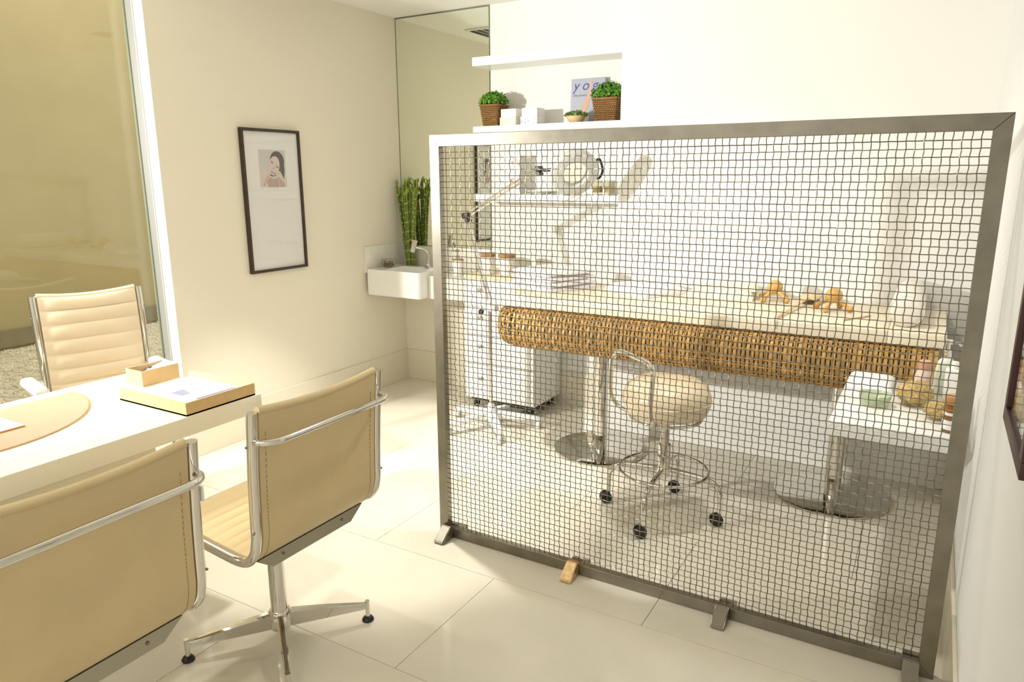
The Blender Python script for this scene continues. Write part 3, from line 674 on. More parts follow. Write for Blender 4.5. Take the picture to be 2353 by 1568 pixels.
# small succulent bowl
t = thing('succulent_bowl', 'small leafy succulent in a shallow tan bowl beside the yoga book', 'plant', (-2.045, 4.30, SZ1))
bm = nb(); lathe(bm, [(0.034, 0), (0.046, 0.008), (0.062, 0.036), (0.062, 0.040), (0.056, 0.038), (0.04, 0.014), (0.002, 0.012)], 24, caps=False); obj('bowl', bm, 'bowl_tan', t, 50)
bm = nb(); lathe(bm, [(0.052, 0.030), (0.03, 0.036), (0.002, 0.037)], 20, caps=False); obj('soil', bm, 'soil', t)
bm = nb(); rg = random.Random(9)
for i in range(330):
    th = rg.uniform(0, 2*PI); r = 0.07*math.sqrt(rg.random()); p = Vector((r*math.cos(th)*1.15, r*math.sin(th)*0.8, 0.04 + rg.uniform(0.0, 0.045)*(1-r/0.1)))
    s = rg.uniform(0.005, 0.009); nrm = Vector((rg.uniform(-1,1), rg.uniform(-1,1), rg.uniform(0,1))).normalized(); a_ = nrm.orthogonal().normalized(); b_ = nrm.cross(a_)
    bm.faces.new([bm.verts.new(p + a_*(s*math.cos(q)) + b_*(s*0.7*math.sin(q))) for q in [2*PI*m/6 for m in range(6)]])
o = obj('foliage', bm, 'leaf2', t, 0); o['kind'] = 'stuff'
# square candles in cube holders
def candle(x, y, label, hw, floral):
    t = thing('square_candle', label, 'candle', (x, y, SZ1))
    bx('holder', (-0.062, 0.062, -0.055, 0.055, 0, 0.052), 'white_gloss' if floral else 'holder', t, bev=0.002)
    bx('wax_block', (-0.056, 0.060, -0.05, 0.055, 0.052, 0.104), 'candle', t, bev=0.003)
    bm = nb(); cyl(bm, (0, 0, 0.104), (0.002, 0, 0.116), 0.0012, n=6); obj('wick', bm, 'mount', t)
    if floral:
        bm = nb(); rg = random.Random(4)
        for k in range(26):
            cx, cz = rg.uniform(-0.056, 0.056), rg.uniform(0.005, 0.047); rr = rg.uniform(0.002, 0.007)
            flat(bm, ellipse_pts(cx, cz, rr, rr*0.5, rg.uniform(0, 3), 8), 0, 0, lambda a, b, h: (a, -0.0553, b))
        obj('floral_print', bm, 'floral', t, 0)
candle(-2.52, 4.31, 'square white candle in a plain beige cube holder', 0.06, False)
candle(-2.365, 4.315, 'square white candle in a blue flowered cube holder', 0.06, True)
# yoga book
bk = thing('book', 'grey book titled yoga with a raised leg on its cover', 'book', (-2.142, 4.415, SZ1), 0.0)
bk.rotation_euler = (math.radians(-4), 0, 0)
bx('cover', (0, 0.235, -0.003, 0, 0, 0.282), 'book_grey', bk, smooth=0)
bx('page_block', (0.003, 0.231, 0.0, 0.022, 0.003, 0.279), 'paper', bk, smooth=0)
bx('back_cover', (0, 0.235, 0.022, 0.025, 0, 0.282), 'book_grey', bk, smooth=0)
def text_obj(name, s, size, mkey, parent, loc, shear=0.0, spacing=1.0):
    cu = bpy.data.curves.new(name, 'FONT'); cu.body = s; cu.size = size; cu.extrude = 0.0003; cu.shear = shear; cu.space_character = spacing
    tmp = bpy.data.objects.new(name+'_tmp', cu); C.objects.link(tmp); dg = bpy.context.evaluated_depsgraph_get()
    me = bpy.data.meshes.new_from_object(tmp.evaluated_get(dg)); bpy.data.objects.remove(tmp); bpy.data.curves.remove(cu)
    me.materials.clear(); me.materials.append(M_[mkey]); me.name = name
    o = bpy.data.objects.new(name, me); C.objects.link(o); o.parent = parent; o.location = loc; o.rotation_euler = (PI/2, 0, 0); return o
text_obj('title', 'yoga', 0.088, 'book_blue', bk, (0.014, -0.0036, 0.210), 0.28, 1.5)
text_obj('subtitle', 'the poetry of', 0.021, 'book_blue', bk, (0.018, -0.0036, 0.172), 0.15, 1.05)
bm = nb()
leg = [(0.062, 0.04), (0.075, 0.085), (0.092, 0.125), (0.118, 0.185), (0.134, 0.235), (0.143, 0.268), (0.150, 0.262), (0.146, 0.225), (0.140, 0.185), (0.130, 0.125), (0.110, 0.075), (0.10, 0.04)]
flat(bm, leg, 0, 0, lambda a, b, h: (a, -0.0040, b))
flat(bm, [(0.05, 0.0), (0.13, 0.0), (0.135, 0.05), (0.10, 0.062), (0.062, 0.045)], 0, 1, lambda a, b, h: (a, -0.0042, b))
obj('cover_figure', bm, ['skin', 'paper'], bk, 0)
# items on the shelf behind the mesh
SZ2 = 1.487
t = thing('greeting_card', 'white card with coral flowers standing on the shelf behind the mesh', 'card', (-2.60, 4.33, SZ2), 0.05)
bx('card_panel', (0, 0.125, 0, 0.006, 0, 0.262), 'paper', t, smooth=0)
bm = nb(); rg = random.Random(8)
for k in range(18):
    cx, cz = rg.uniform(0.06, 0.118), rg.choice((rg.uniform(0.03, 0.10), rg.uniform(0.18, 0.25)))
    flat(bm, ellipse_pts(cx, cz, rg.uniform(0.005, 0.012), rg.uniform(0.003, 0.007), rg.uniform(0, 3), 8), 0, 0, lambda a, b, h: (a, -0.0004, b))
obj('coral_flowers', bm, 'coral', t, 0)
t = thing('shallow_dish', 'shallow white dish on the shelf behind the magnifier lamp', 'dish', (-2.31, 4.345, SZ2))
bm = nb(); lathe(bm, [(0.05, 0), (0.085, 0.012), (0.10, 0.018), (0.099, 0.021), (0.08, 0.015), (0.002, 0.006)], 28, caps=False); obj('dish_bowl', bm, 'ceramic', t, 60)
bm = nb(); lathe(bm, [(0.052, -0.0), (0.052, 0.003)], 24); obj('foot_ring', bm, 'ceramic', t)
for k, (x, lab) in enumerate(((-1.905, 'left clear glass tealight cup on the shelf behind the mesh'), (-1.82, 'right clear glass tealight cup on the shelf behind the mesh'))):
    t = thing('tealight_glass', lab, 'glass', (x, 4.34, SZ2), 0, 'glass cups on the shelf')
    bm = nb(); lathe(bm, [(0.034, 0), (0.037, 0.006), (0.037, 0.088), (0.034, 0.088), (0.034, 0.012), (0.002, 0.010)], 20, caps=False); obj('cup', bm, 'clear', t, 50)
    bm = nb(); lathe(bm, [(0.033, 0.011), (0.033, 0.05), (0.002, 0.05)], 18, caps=False); obj('wax', bm, 'bowl_tan', t, 50)

# ------------------------------------------------------------------ drawer cabinet and cups
cb = thing('drawer_cabinet', 'white drawer cabinet on dark castors beside the marble counter', 'cabinet', (-2.48, 4.25, 0))
bx('body', (-0.272, 0.272, -0.185, 0.20, 0.075, 0.925), 'white_gloss', cb, bev=0.002)
bx('top_board', (-0.275, 0.275, -0.197, 0.205, 0.925, 0.948), 'board', cb, bev=0.002)
bx('plinth', (-0.25, 0.25, -0.165, 0.19, 0.055, 0.075), 'rubber', cb)
for z0, z1 in ((0.085, 0.325), (0.331, 0.535), (0.541, 0.73), (0.736, 0.918)):
    d = bx('drawer', (-0.270, 0.270, -0.203, -0.186, z0, z1), 'white_gloss', cb, bev=0.0015)
    bm = nb(); lathe(bm, [(0.006, 0), (0.006, 0.014), (0.014, 0.018), (0.014, 0.026), (0.008, 0.03)], 14); k = obj('knob', bm, 'grey_plate', d); k.location = (-0.135, -0.203, (z0+z1)/2+0.03); k.rotation_euler = (PI/2, 0, 0)
for x in (-0.22, 0.22):
    for y in (-0.14, 0.15):
        bm = nb(); cyl(bm, (x-0.01, y, 0.0265), (x+0.01, y, 0.0265), 0.026, n=16); cyl(bm, (x, y, 0.04), (x, y, 0.056), 0.012, n=10); obj('castor', bm, 'rubber', cb, 40)
for x, lab in ((-2.635, 'left white pot with a wooden lid on the drawer cabinet'), (-2.475, 'right white pot with a wooden lid on the drawer cabinet')):
    t = thing('lidded_pot', lab, 'pot', (x, 4.16, 0.948), 0, 'lidded pots on the cabinet')
    bm = nb(); lathe(bm, [(0.048, 0), (0.053, 0.004), (0.056, 0.118), (0.05, 0.12)], 28); obj('pot', bm, 'ceramic', t, 40)
    bm = nb(); lathe(bm, [(0.050, 0.120), (0.060, 0.122), (0.062, 0.130), (0.060, 0.140), (0.053, 0.143)], 28); obj('lid', bm, 'lid', t, 50)

# ------------------------------------------------------------------ magnifier lamp on wheeled stand
lx, ly = -2.372, 3.775
lp = thing('magnifier_lamp', 'jointed magnifier ring lamp on a white wheeled star base', 'lamp', (lx, ly, 0))
bm = nb(); lathe(bm, [(0.045, 0.05), (0.05, 0.06), (0.048, 0.11), (0.028, 0.13), (0.02, 0.16)], 20); obj('base_hub', bm, 'lampgrey', lp, 50)
for k in range(5):
    a = math.radians(-48 + 72*k); ca, sa = math.cos(a), math.sin(a); R = 0.31 if k != 2 else 0.25
    bm = nb(); f = lambda r, y, z: (r*ca - y*sa, r*sa + y*ca, z); S = []
    for r, hw, zt, zb in ((0.02, 0.030, 0.115, 0.065), (0.15, 0.030, 0.10, 0.066), (R-0.02, 0.024, 0.082, 0.06), (R+0.015, 0.016, 0.075, 0.062)):
        S.append([bm.verts.new(f(r, -hw, zb)), bm.verts.new(f(r, hw, zb)), bm.verts.new(f(r, hw*0.8, zt)), bm.verts.new(f(r, -hw*0.8, zt))])
    for p, q in zip(S, S[1:]):
        for i in range(4): bm.faces.new((p[i], p[(i+1)%4], q[(i+1)%4], q[i]))
    bm.faces.new(S[0][::-1]); bm.faces.new(S[-1]); bmesh.ops.bevel(bm, geom=bm.edges[:], offset=0.004, segments=2, affect='EDGES')
    lg = obj('base_arm', bm, 'lampgrey', lp, 50)
    x, y, _ = f(R, 0, 0); bm = nb(); cyl(bm, (x-0.014, y, 0.027), (x+0.014, y, 0.027), 0.0265, n=18); cyl(bm, (x, y, 0.04), (x, y, 0.064), 0.01, n=10); obj('castor', bm, 'lampgrey', lg, 40)
bm = nb(); cyl(bm, (0, 0, 0.13), (0, 0, 0.79), 0.0125, n=16); obj('pole', bm, 'chrome', lp)
bm = nb(); box(bm, -0.03, 0.05, -0.025, 0.025, 0.775, 0.81, bev=0.004); cyl(bm, (0, 0, 0.80), (0, 0, 0.86), 0.012, n=14); cl = obj('clamp', bm, 'lampgrey', lp)
bm = nb(); ball(bm, (-0.055, -0.02, 0.765), 0.018, 10, 8); cyl(bm, (-0.055, -0.02, 0.765), (-0.02, -0.01, 0.79), 0.005, n=8); obj('clamp_knob', bm, 'black', cl)
E0, E1, E2 = V(0.0, 0, 0.84), V(-0.170, 0, 1.362), V(0.345, 0, 1.643)
def double_arm(name, p, q):
    bm = nb(); d = (q-p).normalized(); n_ = V(-d.z, 0, d.x)*0.011
    for s in (-1, 1): tube(bm, [p+n_*s, q+n_*s], 0.0062, 8)
    o = obj(name, bm, 'chrome', lp)
    bm = nb(); L = (q-p).length; m = 60
    tube(bm, [p + d*(L*0.12) + d*(L*0.30*i/m) + V(0, -0.014, 0) + n_*(0.4*math.cos(i*1.6)) + V(0, 0.004*math.sin(i*1.6), 0) for i in range(m+1)], 0.0013, 4); obj('spring', bm, 'steel', o)
    return o
double_arm('lower_arm', E0, E1); double_arm('upper_arm', E1, E2)
for c, s, dx in ((E1, 0.022, 0.02), (E2, 0.020, 0.008)):
    bm = nb(); box(bm, c.x-s, c.x+s, -0.016, 0.016, c.z-s*0.8, c.z+s*0.8, bev=0.004)
    jt = obj('joint', bm, 'black', lp)
    bm = nb(); cyl(bm, c+V(dx, -0.03, -0.028), c+V(dx, 0.02, -0.028), 0.012, n=12); obj('joint_knob', bm, 'black', jt)
bm = nb(); tube(bm, [E2, E2+V(0.04, -0.005, -0.008), E2+V(0.10, -0.01, -0.005)], 0.010, 10); obj('head_bracket', bm, 'black', lp)
hc = V(0.572, 0.0, 1.618)
rz_ = -V(0.62, -0.63, -0.47).normalized(); rx_ = V(0.63, 0.62, 0.10); rx_ = (rx_ - rz_*rx_.dot(rz_)).normalized(); ry_ = rz_.cross(rx_)
RM = Matrix((rx_, ry_, rz_)).transposed()
bm = nb(); prof = [(0.070, -0.012), (0.078, -0.024), (0.128, -0.024), (0.140, -0.012), (0.140, 0.012), (0.128, 0.026), (0.085, 0.026), (0.072, 0.016)]
n = 40; rings = [[bm.verts.new(hc + RM @ V(r*math.cos(2*PI*k/n), r*math.sin(2*PI*k/n), z)) for k in range(n)] for r, z in prof]
for i in range(len(prof)):
    a, b = rings[i], rings[(i+1) % len(prof)]
    for k in range(n): bm.faces.new((a[k], a[(k+1)%n], b[(k+1)%n], b[k]))
obj('ring_head', bm, 'ringgrey', lp, 50)
bm = nb(); A = [bm.verts.new(hc + RM @ V(0.0715*math.cos(2*PI*k/n), 0.0715*math.sin(2*PI*k/n), 0.006)) for k in range(n)]; B = [bm.verts.new(hc + RM @ V(0.0715*math.cos(2*PI*k/n), 0.0715*math.sin(2*PI*k/n), -0.006)) for k in range(n)]
bm.faces.new(A); bm.faces.new(B[::-1])
for k in range(n): bm.faces.new((A[k], B[k], B[(k+1)%n], A[(k+1)%n]))
obj('lens', bm, 'clear', lp, 30)
bm = nb(); hp = [hc + RM @ V(q*math.cos(a), q*math.sin(a), 0.0) for q, a in ((0.138, 0.32), (0.160, 0.30), (0.168, 0.0), (0.160, -0.45), (0.138, -0.48))]
tube(bm, smooth_path(hp, 4), 0.007, 8); obj('handle', bm, 'black', lp)
bm = nb(); tube(bm, smooth_path([E0+V(-0.01, 0.02, 0.02), E0+V(-0.12, 0.05, 0.2), E0+V(-0.19, 0.05, 0.34), E1+V(-0.02, 0.02, -0.05), E1+V(0, 0.02, 0)], 6), 0.003, 6); obj('cable', bm, 'lampgrey', lp)

# ------------------------------------------------------------------ treatment bed
bd = thing('treatment_bed', 'long treatment bed with cream mattress and golden wicker side on steel columns', 'bed', (-1.0, 3.77, 0))
BX0, BX1, BYF, BYB = -2.10, 0.09, 3.42, 4.115
def L_(x, y, z): return (x+1.0, y-3.77, z)
bm = nb(); box(bm, BX0+1, -0.13+1, BYF-3.77, BYB-3.77, 0.886, 0.950, bev=0.008, seg=3); obj('mattress', bm, 'mattress', bd, 60)
bm = nb(); box(bm, -0.1295+1, BX1+1, BYF-3.77, BYB-3.77, 0.886, 0.951, bev=0.008, seg=3); o = obj('head_section', bm, 'mattress', bd, 60)
bm = nb(); box(bm, BX0+0.06+1, BX1-0.03+1, BYF+0.05-3.77, BYB-0.01-3.77, 0.862, 0.886); obj('mattress_board', bm, 'bed_under', bd, 0)
bm = nb(); box(bm, BX0+0.10+1, BX1-0.04+1, BYF+0.085-3.77, BYB-0.02-3.77, 0.668, 0.862, bev=0.02); obj('wicker_core', bm, 'wicker_core', bd, 40)
# profile of the woven side: bulging half ellipse
PC, PRZ, PRO, PIN = 0.772, 0.108, 0.085, 0.06
def wprof(f, off=0.0):
    a = PI*0.56 - f*PI*1.06
    ca, sa = math.cos(a), math.sin(a)
    r = PRO*max(0.0, ca)**0.75 if ca > 0 else -PIN*abs(ca)
    return r + off*ca, PC + PRZ*math.copysign(abs(sa)**0.8, sa) + off*sa
NR = 11
def strip(phase):
    bm = nb(); n = NR*3; rows_ = []
    for i in range(n+1):
        f = i/n; off = 0.0042*math.cos(PI*NR*f + phase); o_, z = wprof(f, off); o2, z2 = wprof(f, off+0.0032)
        rows_.append([bm.verts.new((-0.0082, -o_, z)), bm.verts.new((0.0082, -o_, z)), bm.verts.new((0.0070, -o2, z2)), bm.verts.new((-0.0070, -o2, z2))])
    for p, q in zip(rows_, rows_[1:]):
        for k in range(4): bm.faces.new((p[k], p[(k+1)%4], q[(k+1)%4], q[k]))
    bm.faces.new(rows_[0][::-1]); bm.faces.new(rows_[-1])
    return obj('wicker_strip', bm, 'wicker', bd, 50)
sp_ = [strip(0), strip(PI)]
cr = 0.10; xl, yf = BX0+0.035, BYF+0.045       # plan line the profile hangs from
def plan(s):
    """perimeter from the back left corner round to the front right end -> point, outward angle (rot z of local -y)"""
    L1 = (BYB-0.02) - (yf+cr); L2 = cr*PI/2
    if s < L1: return (xl, BYB-0.02-s), -PI/2
    if s < L1+L2:
        a = (s-L1)/cr; return (xl+cr-cr*math.cos(a), yf+cr-cr*math.sin(a)), -PI/2+a
    return (xl+cr+s-L1-L2, yf), 0.0
Ltot = (BYB-0.02-yf-cr) + cr*PI/2 + (BX1-0.03-xl-cr); PS = 0.0205; first = [True, True]
i = 0; s = 0.006
while s < Ltot:
    (px, py), an = plan(s); o = sp_[i % 2]
    if first[i % 2]: first[i % 2] = False
    else: o = dup(o, bd)
    o.location = (px+1.0, py-3.77, 0); o.rotation_euler = (0, 0, an); i += 1; s += PS
for k in range(NR+1):
    bm = nb(); f = (k)/NR; f = min(max(f, 0.012), 0.988)
    pts = []; s = 0.0; j = 0
    while s < Ltot:
        (px, py), an = plan(s); off = 0.0016*math.cos(PI*(s-0.006)/PS + PI*k + PI); o_, z = wprof(f, off)
        pts.append((px+1.0 + math.sin(an)*o_, py-3.77 - math.cos(an)*o_, z)); s += PS/2; j += 1
    tube(bm, pts, 0.0042, 5); obj('wicker_rod', bm, 'wicker_rod', bd, 60)
bm = nb(); tube(bm, [L_(BX0+0.06, BYF+0.05, 0.672), L_(BX1-0.03, BYF+0.05, 0.672)], 0.006, 6); obj('lower_rim', bm, 'wicker_rod', bd)
for x in (-1.60, -0.315):
    bm = nb(); lathe(bm, [(0.270, 0.0), (0.276, 0.003), (0.276, 0.009), (0.270, 0.012)], 64, (x+1.0, 0, 0)); obj('base_disc', bm, 'disc', bd, 40)
    bm = nb(); lathe(bm, [(0.041, 0.012), (0.041, 0.672)], 32, (x+1.0, 0, 0)); obj('column', bm, 'chrome', bd, 40)

# towels, robe, massagers, bolster
MZ = 0.950
def folded(bm, cx, cy, w, d, z0, h, rnd, rot=0.0, seed=0, nx=14, ny=8, droop=0.0):
    rg = random.Random(seed); top = []; bot = []
    ca, sa = math.cos(rot), math.sin(rot); ph = rg.uniform(0, 6)
    for i in range(nx+1):
        a, b = [], []
        for j in range(ny+1):
            u, v = 2*i/nx-1, 2*j/ny-1
            e = (1-abs(u)**8)*(1-abs(v)**8); zz = h*(0.45+0.55*e**0.5) + rnd*math.sin(3*u+ph)*math.cos(2.5*v+ph)*e
            x, y = u*w/2*(1+0.012*math.sin(4*v+ph)), v*d/2*(1+0.012*math.sin(4*u+ph)); X, Y = cx+x*ca-y*sa, cy+x*sa+y*ca
            a.append(bm.verts.new((X, Y, z0+zz))); k = 0.985 - 0.0*e; b.append(bm.verts.new((cx+(x*ca-y*sa)*k, cy+(x*sa+y*ca)*k, z0+h*0.0)))
        top.append(a); bot.append(b)
    for i in range(nx):
        for j in range(ny):
            bm.faces.new((top[i][j], top[i+1][j], top[i+1][j+1], top[i][j+1])); bm.faces.new((bot[i][j], bot[i][j+1], bot[i+1][j+1], bot[i+1][j]))
    for i in range(nx): bm.faces.new((top[i][0], bot[i][0], bot[i+1][0], top[i+1][0])); bm.faces.new((top[i][ny], top[i+1][ny], bot[i+1][ny], bot[i][ny]))
    for j in range(ny): bm.faces.new((top[0][j], top[0][j+1], bot[0][j+1], bot[0][j])); bm.faces.new((top[nx][j], bot[nx][j], bot[nx][j+1], top[nx][j+1]))
ords = ('lowest', 'second lowest', 'second highest', 'topmost')
for k in range(4):
    bm = nb(); folded(bm, 0, 0, 0.35, 0.36, 0, 0.0285, 0.002, 0, k); o = obj('folded_towel', bm, 'towel', None, 60)
    o.location = (-1.955+0.006*(k % 2), 3.83-0.004*k, MZ+0.0005+0.031*k); o.rotation_euler = (0, 0, -0.42+0.03*(k % 3)); tag(o, 'white folded towel, %s in the stack on the bed' % ords[k], 'towel', 'towel stack on the bed')
bm = nb(); folded(bm, 0, 0, 0.36, 0.30, 0, 0.05, 0.004, 0, 12); o = obj('folded_towel', bm, 'towel', None, 60); o.location = (-1.40, 3.90, MZ+0.0005); o.rotation_euler = (0, 0, -0.5); tag(o, 'single white folded towel in the middle of the bed', 'towel')
rbt = thing('folded_robe', 'crumpled cream robe folded beside the single towel on the bed', 'robe', (-0.972, 3.955, MZ+0.0005), 0.10)
bm = nb(); folded(bm, 0, 0, 0.34, 0.22, 0, 0.055, 0.012, 0, 21, 26, 12); obj('robe_body', bm, 'robe', rbt, 70)
bm = nb(); folded(bm, -0.08, -0.07, 0.22, 0.09, 0.0, 0.036, 0.010, 0.1, 22); obj('sleeve', bm, 'robe', rbt, 70)
bm = nb(); folded(bm, 0.06, 0.02, 0.26, 0.14, 0.045, 0.024, 0.010, -0.1, 23); obj('collar', bm, 'robe', rbt, 70)
def massager(label, x, y, rot, tilt):
    t = thing('wooden_massager', label, 'massager', (x, y, MZ), rot, 'wooden massagers on the bed')
    bm = nb(); ball(bm, (0, 0, 0.075), 0.040, 20, 14, (1, 1, 0.95)); obj('grip_ball', bm, 'wood', t)
    for k in range(4):
        a = PI/4 + k*PI/2; d = V(math.cos(a), math.sin(a), 0); p = d*0.022 + V(0, 0, 0.055); q = d*0.082 + V(0, 0, 0.017)
        bm = nb(); tube(bm, [p, p.lerp(q, 0.5), q], [0.012, 0.009, 0.011], 10); lg = obj('leg', bm, 'wood', t, 60)
        bm = nb(); ball(bm, q, 0.0165, 12, 9); obj('tip_ball', bm, 'wood', lg)
massager('four legged wooden massager standing beside the cream robe', -0.700, 3.945, 0.25, 0)
massager('four legged wooden massager beside the wooden bath brush', -0.395, 3.80, 0.5, 0)
t = thing('bath_brush', 'long handled oval wooden bath brush with dark bristles lying on the bed', 'brush', (-0.555, 3.745, MZ+0.012), math.radians(83))
bm = nb(); folded(bm, 0.25, 0, 0.16, 0.085, 0.012, 0.018, 0.0, 0, 3); 
obj('brush_back', bm, 'wood_pale', t, 60)
bm = nb(); tube(bm, smooth_path([(-0.30, 0, 0.0), (-0.22, 0, 0.003), (0.0, 0, 0.010), (0.19, 0, 0.020)], 5), 0.0095, 10, sy=0.7); obj('handle', bm, 'wood_pale', t, 60)
bm = nb(); folded(bm, 0.25, 0, 0.125, 0.058, -0.0115, 0.0235, 0.001, 0, 4); obj('bristles', bm, 'wicker_core', t, 60)
bm = nb(); tube(bm, smooth_path([(-0.297, 0, 0.002), (-0.325, -0.006, 0.004), (-0.340, 0.0, -0.004), (-0.342, 0.004, -0.05)], 5), 0.0035, 6); obj('hanging_cord', bm, 'mount', t)
t = thing('wooden_stick', 'thin wooden cuticle stick lying near the bolster', 'stick', (-0.27, 3.63, MZ+0.004), math.radians(60))
bm = nb(); tube(bm, [(-0.10, 0, 0), (-0.09, 0, 0), (0.09, 0, 0), (0.105, 0, 0)], [0.001, 0.0035, 0.003, 0.001], 8); o2 = obj('stick_shaft', bm, 'wood', t)
bs = thing('bolster_pillow', 'round cream bolster pillow lying across the bed head', 'pillow', (-0.070, 3.80, MZ+0.0735))
bm = nb(); pr = [(0.002, -0.30), (0.050, -0.302), (0.070, -0.292), (0.0775, -0.272), (0.0775, 0.272), (0.070, 0.292), (0.05, 0.302), (0.002, 0.30)]
n = 36; rings = [[bm.verts.new((r*math.cos(2*PI*k/n), y, r*math.sin(2*PI*k/n))) for k in range(n)] for r, y in [(a*0.89, b) for a, b in pr]]
for a, b in zip(rings, rings[1:]):
    for k in range(n): bm.faces.new((a[k], a[(k+1)%n], b[(k+1)%n], b[k]))
bm.faces.new(rings[0]); bm.faces.new(rings[-1]); obj('cushion', bm, 'bolster', bs, 60)
for y in (-0.288, 0.288):
    bm = nb(); tube(bm, [(0.066*math.cos(2*PI*k/n), y, 0.066*math.sin(2*PI*k/n)) for k in range(n)], 0.0032, 6, closed=True); obj('piping', bm, 'bolster', bs)

# ------------------------------------------------------------------ stool
sx_, sy_ = -1.0, 3.135
so = thing('wheeled_stool', 'round cream stool with chrome loop back, foot ring and black castors', 'stool', (sx_, sy_, 0))
bm = nb(); lathe(bm, [(0.02, 0.505), (0.14, 0.503), (0.185, 0.520), (0.203, 0.565), (0.203, 0.605), (0.190, 0.645), (0.150, 0.672), (0.08, 0.680), (0.002, 0.681)], 48, caps=False); obj('seat', bm, 'cream_leather', so, 70)
bm = nb(); tube(bm, [(0.2035*math.cos(2*PI*k/48), 0.2035*math.sin(2*PI*k/48), 0.586) for k in range(48)], 0.0028, 5, closed=True); obj('seat_piping', bm, 'cream_leather', so)
bm = nb(); tube(bm, [(0.165*math.cos(2*PI*k/48), 0.165*math.sin(2*PI*k/48), 0.498) for k in range(48)], 0.008, 8, closed=True)
for a in (0, PI/2): tube(bm, [(0.165*math.cos(a), 0.165*math.sin(a), 0.497), (-0.165*math.cos(a), -0.165*math.sin(a), 0.497)], 0.008, 8)
obj('seat_ring', bm, 'chrome', so, 60)
bm = nb(); lathe(bm, [(0.030, 0.20), (0.030, 0.36), (0.022, 0.365), (0.022, 0.495)], 24); obj('column', bm, 'chrome', so, 40)
bm = nb(); tube(bm, [(0.208*math.cos(2*PI*k/64), 0.208*math.sin(2*PI*k/64), 0.232) for k in range(64)], 0.0075, 8, closed=True); obj('foot_ring', bm, 'chrome', so, 60)
ba = math.radians(231.5); bdv = V(math.cos(ba), math.sin(ba), 0); bt = V(-math.sin(ba), math.cos(ba), 0)
def bp(t_, d_, z): return bt*t_ + bdv*d_ + V(0, 0, z)
half_ = [bp(0.10, 0.13, 0.498), bp(0.165, 0.175, 0.53), bp(0.178, 0.20, 0.60), bp(0.178, 0.195, 0.72), bp(0.165, 0.188, 0.780), bp(0.12, 0.186, 0.802), bp(0, 0.188, 0.806)]
mir = [bp(-0.10, 0.13, 0.498), bp(-0.165, 0.175, 0.53), bp(-0.178, 0.20, 0.60), bp(-0.178, 0.195, 0.72), bp(-0.165, 0.188, 0.780), bp(-0.12, 0.186, 0.802)]
bm = nb(); tube(bm, smooth_path(half_ + mir[::-1], 6), 0.0110, 10); obj('back_loop', bm, 'chrome', so, 60)
for wx, wy in ((-1.273, 3.12), (-0.995, 2.844), (-0.733, 3.148), (-1.014, 3.428)):
    a = math.atan2(wy-sy_, wx-sx_); ca, sa = math.cos(a), math.sin(a); f = lambda r, z: (r*ca, r*sa, z)
    bm = nb(); tube(bm, smooth_path([f(0.02, 0.235), f(0.12, 0.228), f(0.20, 0.218), f(0.245, 0.20), f(0.268, 0.165), f(0.273, 0.12), f(0.273, 0.065)], 5), 0.0125, 12); lg = obj('leg', bm, 'chrome', so, 60)
    bm = nb(); x, y, _ = f(0.273, 0); dx, dy = -0.8, -0.6
    ox, oy = x-0.012, y-0.004
    for s in (-1, 1): cyl(bm, (ox-dy*0.006*s, oy+dx*0.006*s, 0.031), (ox-dy*0.022*s, oy+dx*0.022*s, 0.031), 0.0305, 0.027, n=20)
    cyl(bm, (ox, oy, 0.031), (x, y, 0.07), 0.012, n=10); obj('castor', bm, 'rubber', lg, 40)

# ------------------------------------------------------------------ wall ledge with toiletries
TZ = 0.745
wl = thing('wall_ledge', 'white wall mounted ledge table at the right wall behind the mesh', 'ledge', (RX, 2.68, 0.69))
bx('ledge_top', (-0.447, -0.040, 0.0, 0.71, 0.0, TZ-0.69), 'white_gloss', wl, bev=0.003)
bx('wall_cleat', (-0.040, -0.001, 0.40, 0.66, 0.0, 0.04), 'white_gloss', wl)
bm = nb(); folded(bm, 0, 0, 0.17, 0.24, 0, 0.03, 0.002, 0, 31); o = obj('hand_towel', bm, 'towel', None, 60); o.location = (-0.165, 3.245, TZ+0.0005); tag(o, 'small white folded hand towel on the wall ledge', 'towel')
t = thing('green_bowl', 'pale green glass bowl beside the loofah sponges', 'bowl', (-0.13, 2.955, TZ))
bm = nb(); lathe(bm, [(0.030, 0), (0.048, 0.006), (0.056, 0.03), (0.058, 0.045), (0.054, 0.045), (0.050, 0.028), (0.002, 0.010)], 28, caps=False); obj('bowl', bm, 'greenglass', t, 60)
bm = nb(); lathe(bm, [(0.032, 0.0), (0.032, 0.004)], 20); obj('foot_ring', bm, 'greenglass', t)
def sponge(label, x, y, r, seed):
    t = thing('loofah_sponge', label, 'sponge', (x, y, TZ), 0, 'loofah sponges on the ledge'); rg = random.Random(seed)
    bm = nb(); bmesh.ops.create_icosphere(bm, subdivisions=4, radius=r)
    for v_ in bm.verts:
        k = 1 + 0.10*math.sin(v_.co.x*130+seed)*math.sin(v_.co.y*120)*math.sin(v_.co.z*140+1) + rg.uniform(-0.03, 0.03); v_.co *= k; v_.co.z *= 0.72
    zm = min(v_.co.z for v_ in bm.verts)
    for v_ in bm.verts: v_.co.z -= zm
    obj('sponge_body', bm, 'sponge', t, 0)
    bm = nb()
    for k in range(320):
        d = V(rg.gauss(0, 1), rg.gauss(0, 1), rg.gauss(0, 1)).normalized(); p = V(d.x*r, d.y*r, d.z*r*0.72 - zm); p.z = max(p.z, 0.004); e = p + V(rg.uniform(-1,1), rg.uniform(-1,1), rg.uniform(-0.2,1))*0.012
        e.z = max(e.z, 0.003); tube(bm, [p, e], 0.0009, 3)
    o = obj('fibres', bm, 'sponge', t, 0); o['kind'] = 'stuff'
sponge('larger tan loofah sponge on the wall ledge', 0.0, 3.03, 0.062, 3)
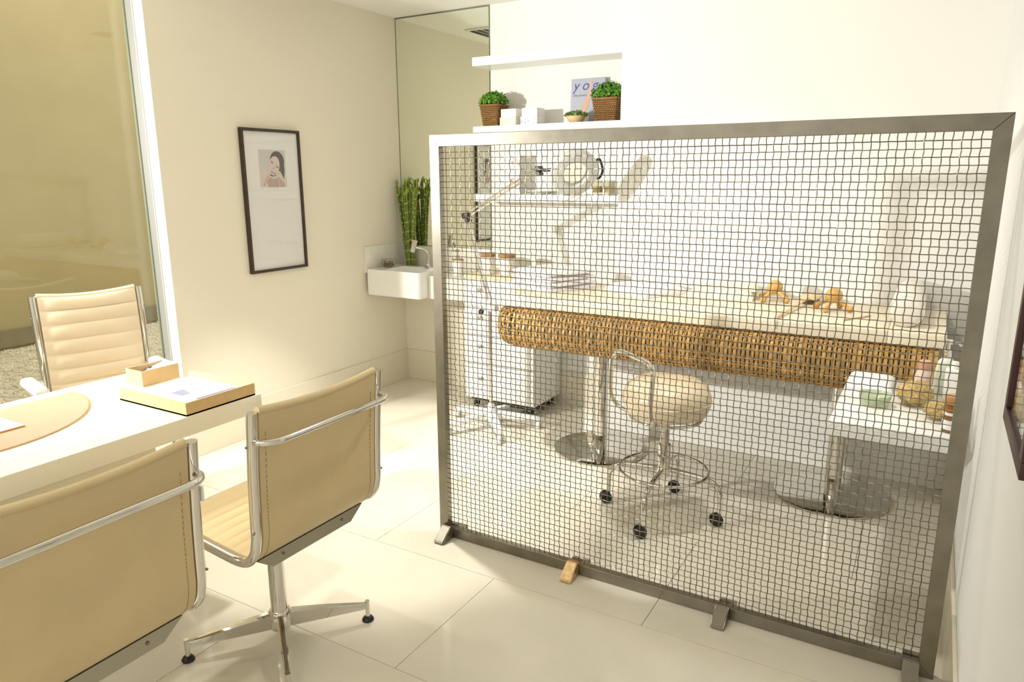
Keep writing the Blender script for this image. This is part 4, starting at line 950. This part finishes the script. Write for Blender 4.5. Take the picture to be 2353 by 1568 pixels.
sponge('smaller tan loofah sponge nearest the ledge front', 0.079, 2.885, 0.045, 5)
t = thing('lotion_bottle', 'pink lotion bottle with a round cap on the wall ledge', 'bottle', (0.022, 3.16, TZ))
bm = nb(); lathe(bm, [(0.028, 0), (0.031, 0.004), (0.031, 0.085), (0.024, 0.105), (0.014, 0.114)], 24); obj('bottle', bm, 'pink', t, 40)
bm = nb(); lathe(bm, [(0.020, 0.114), (0.021, 0.116), (0.021, 0.145), (0.018, 0.148)], 20); obj('cap', bm, 'pinkcap', t, 40)
t = thing('pump_bottle', 'tall pale bottle with chrome pump beside the frame post', 'bottle', (0.095, 3.24, TZ))
bm = nb(); lathe(bm, [(0.034, 0), (0.037, 0.004), (0.037, 0.09), (0.030, 0.135), (0.016, 0.150)], 24); obj('bottle', bm, 'mint', t, 40)
bm = nb(); lathe(bm, [(0.016, 0.150), (0.016, 0.178), (0.006, 0.180), (0.006, 0.205), (0.015, 0.207), (0.015, 0.222), (0.010, 0.224)], 18); tube(bm, [(0, 0, 0.214), (0.035, -0.01, 0.214), (0.04, -0.012, 0.204)], 0.005, 8); obj('pump', bm, 'chrome', t, 40)
t = thing('white_bottle', 'square white bottle behind the amber jar', 'bottle', (0.118, 3.06, TZ))
bx('bottle', (-0.028, 0.028, -0.028, 0.028, 0, 0.15), 'white_gloss', t, bev=0.006)
bm = nb(); lathe(bm, [(0.012, 0.15), (0.012, 0.175), (0.010, 0.178)], 16); obj('cap', bm, 'white_gloss', t, 40)
t = thing('amber_jar', 'amber glass jar with copper lid and white label on the ledge front', 'jar', (0.118, 2.755, TZ))
bm = nb(); lathe(bm, [(0.026, 0), (0.028, 0.003), (0.028, 0.094), (0.022, 0.100)], 24); obj('jar', bm, 'amber', t, 40)
bm = nb(); lathe(bm, [(0.0284, 0.012), (0.0284, 0.045)], 24, caps=False); obj('paper_label', bm, 'paper', t, 40)
bm = nb(); lathe(bm, [(0.0284, 0.062), (0.0284, 0.072)], 24, caps=False); obj('label_band', bm, 'paper', t, 40)
bm = nb(); lathe(bm, [(0.024, 0.100), (0.029, 0.101), (0.029, 0.126), (0.026, 0.128)], 24); obj('lid', bm, 'copper', t, 40)
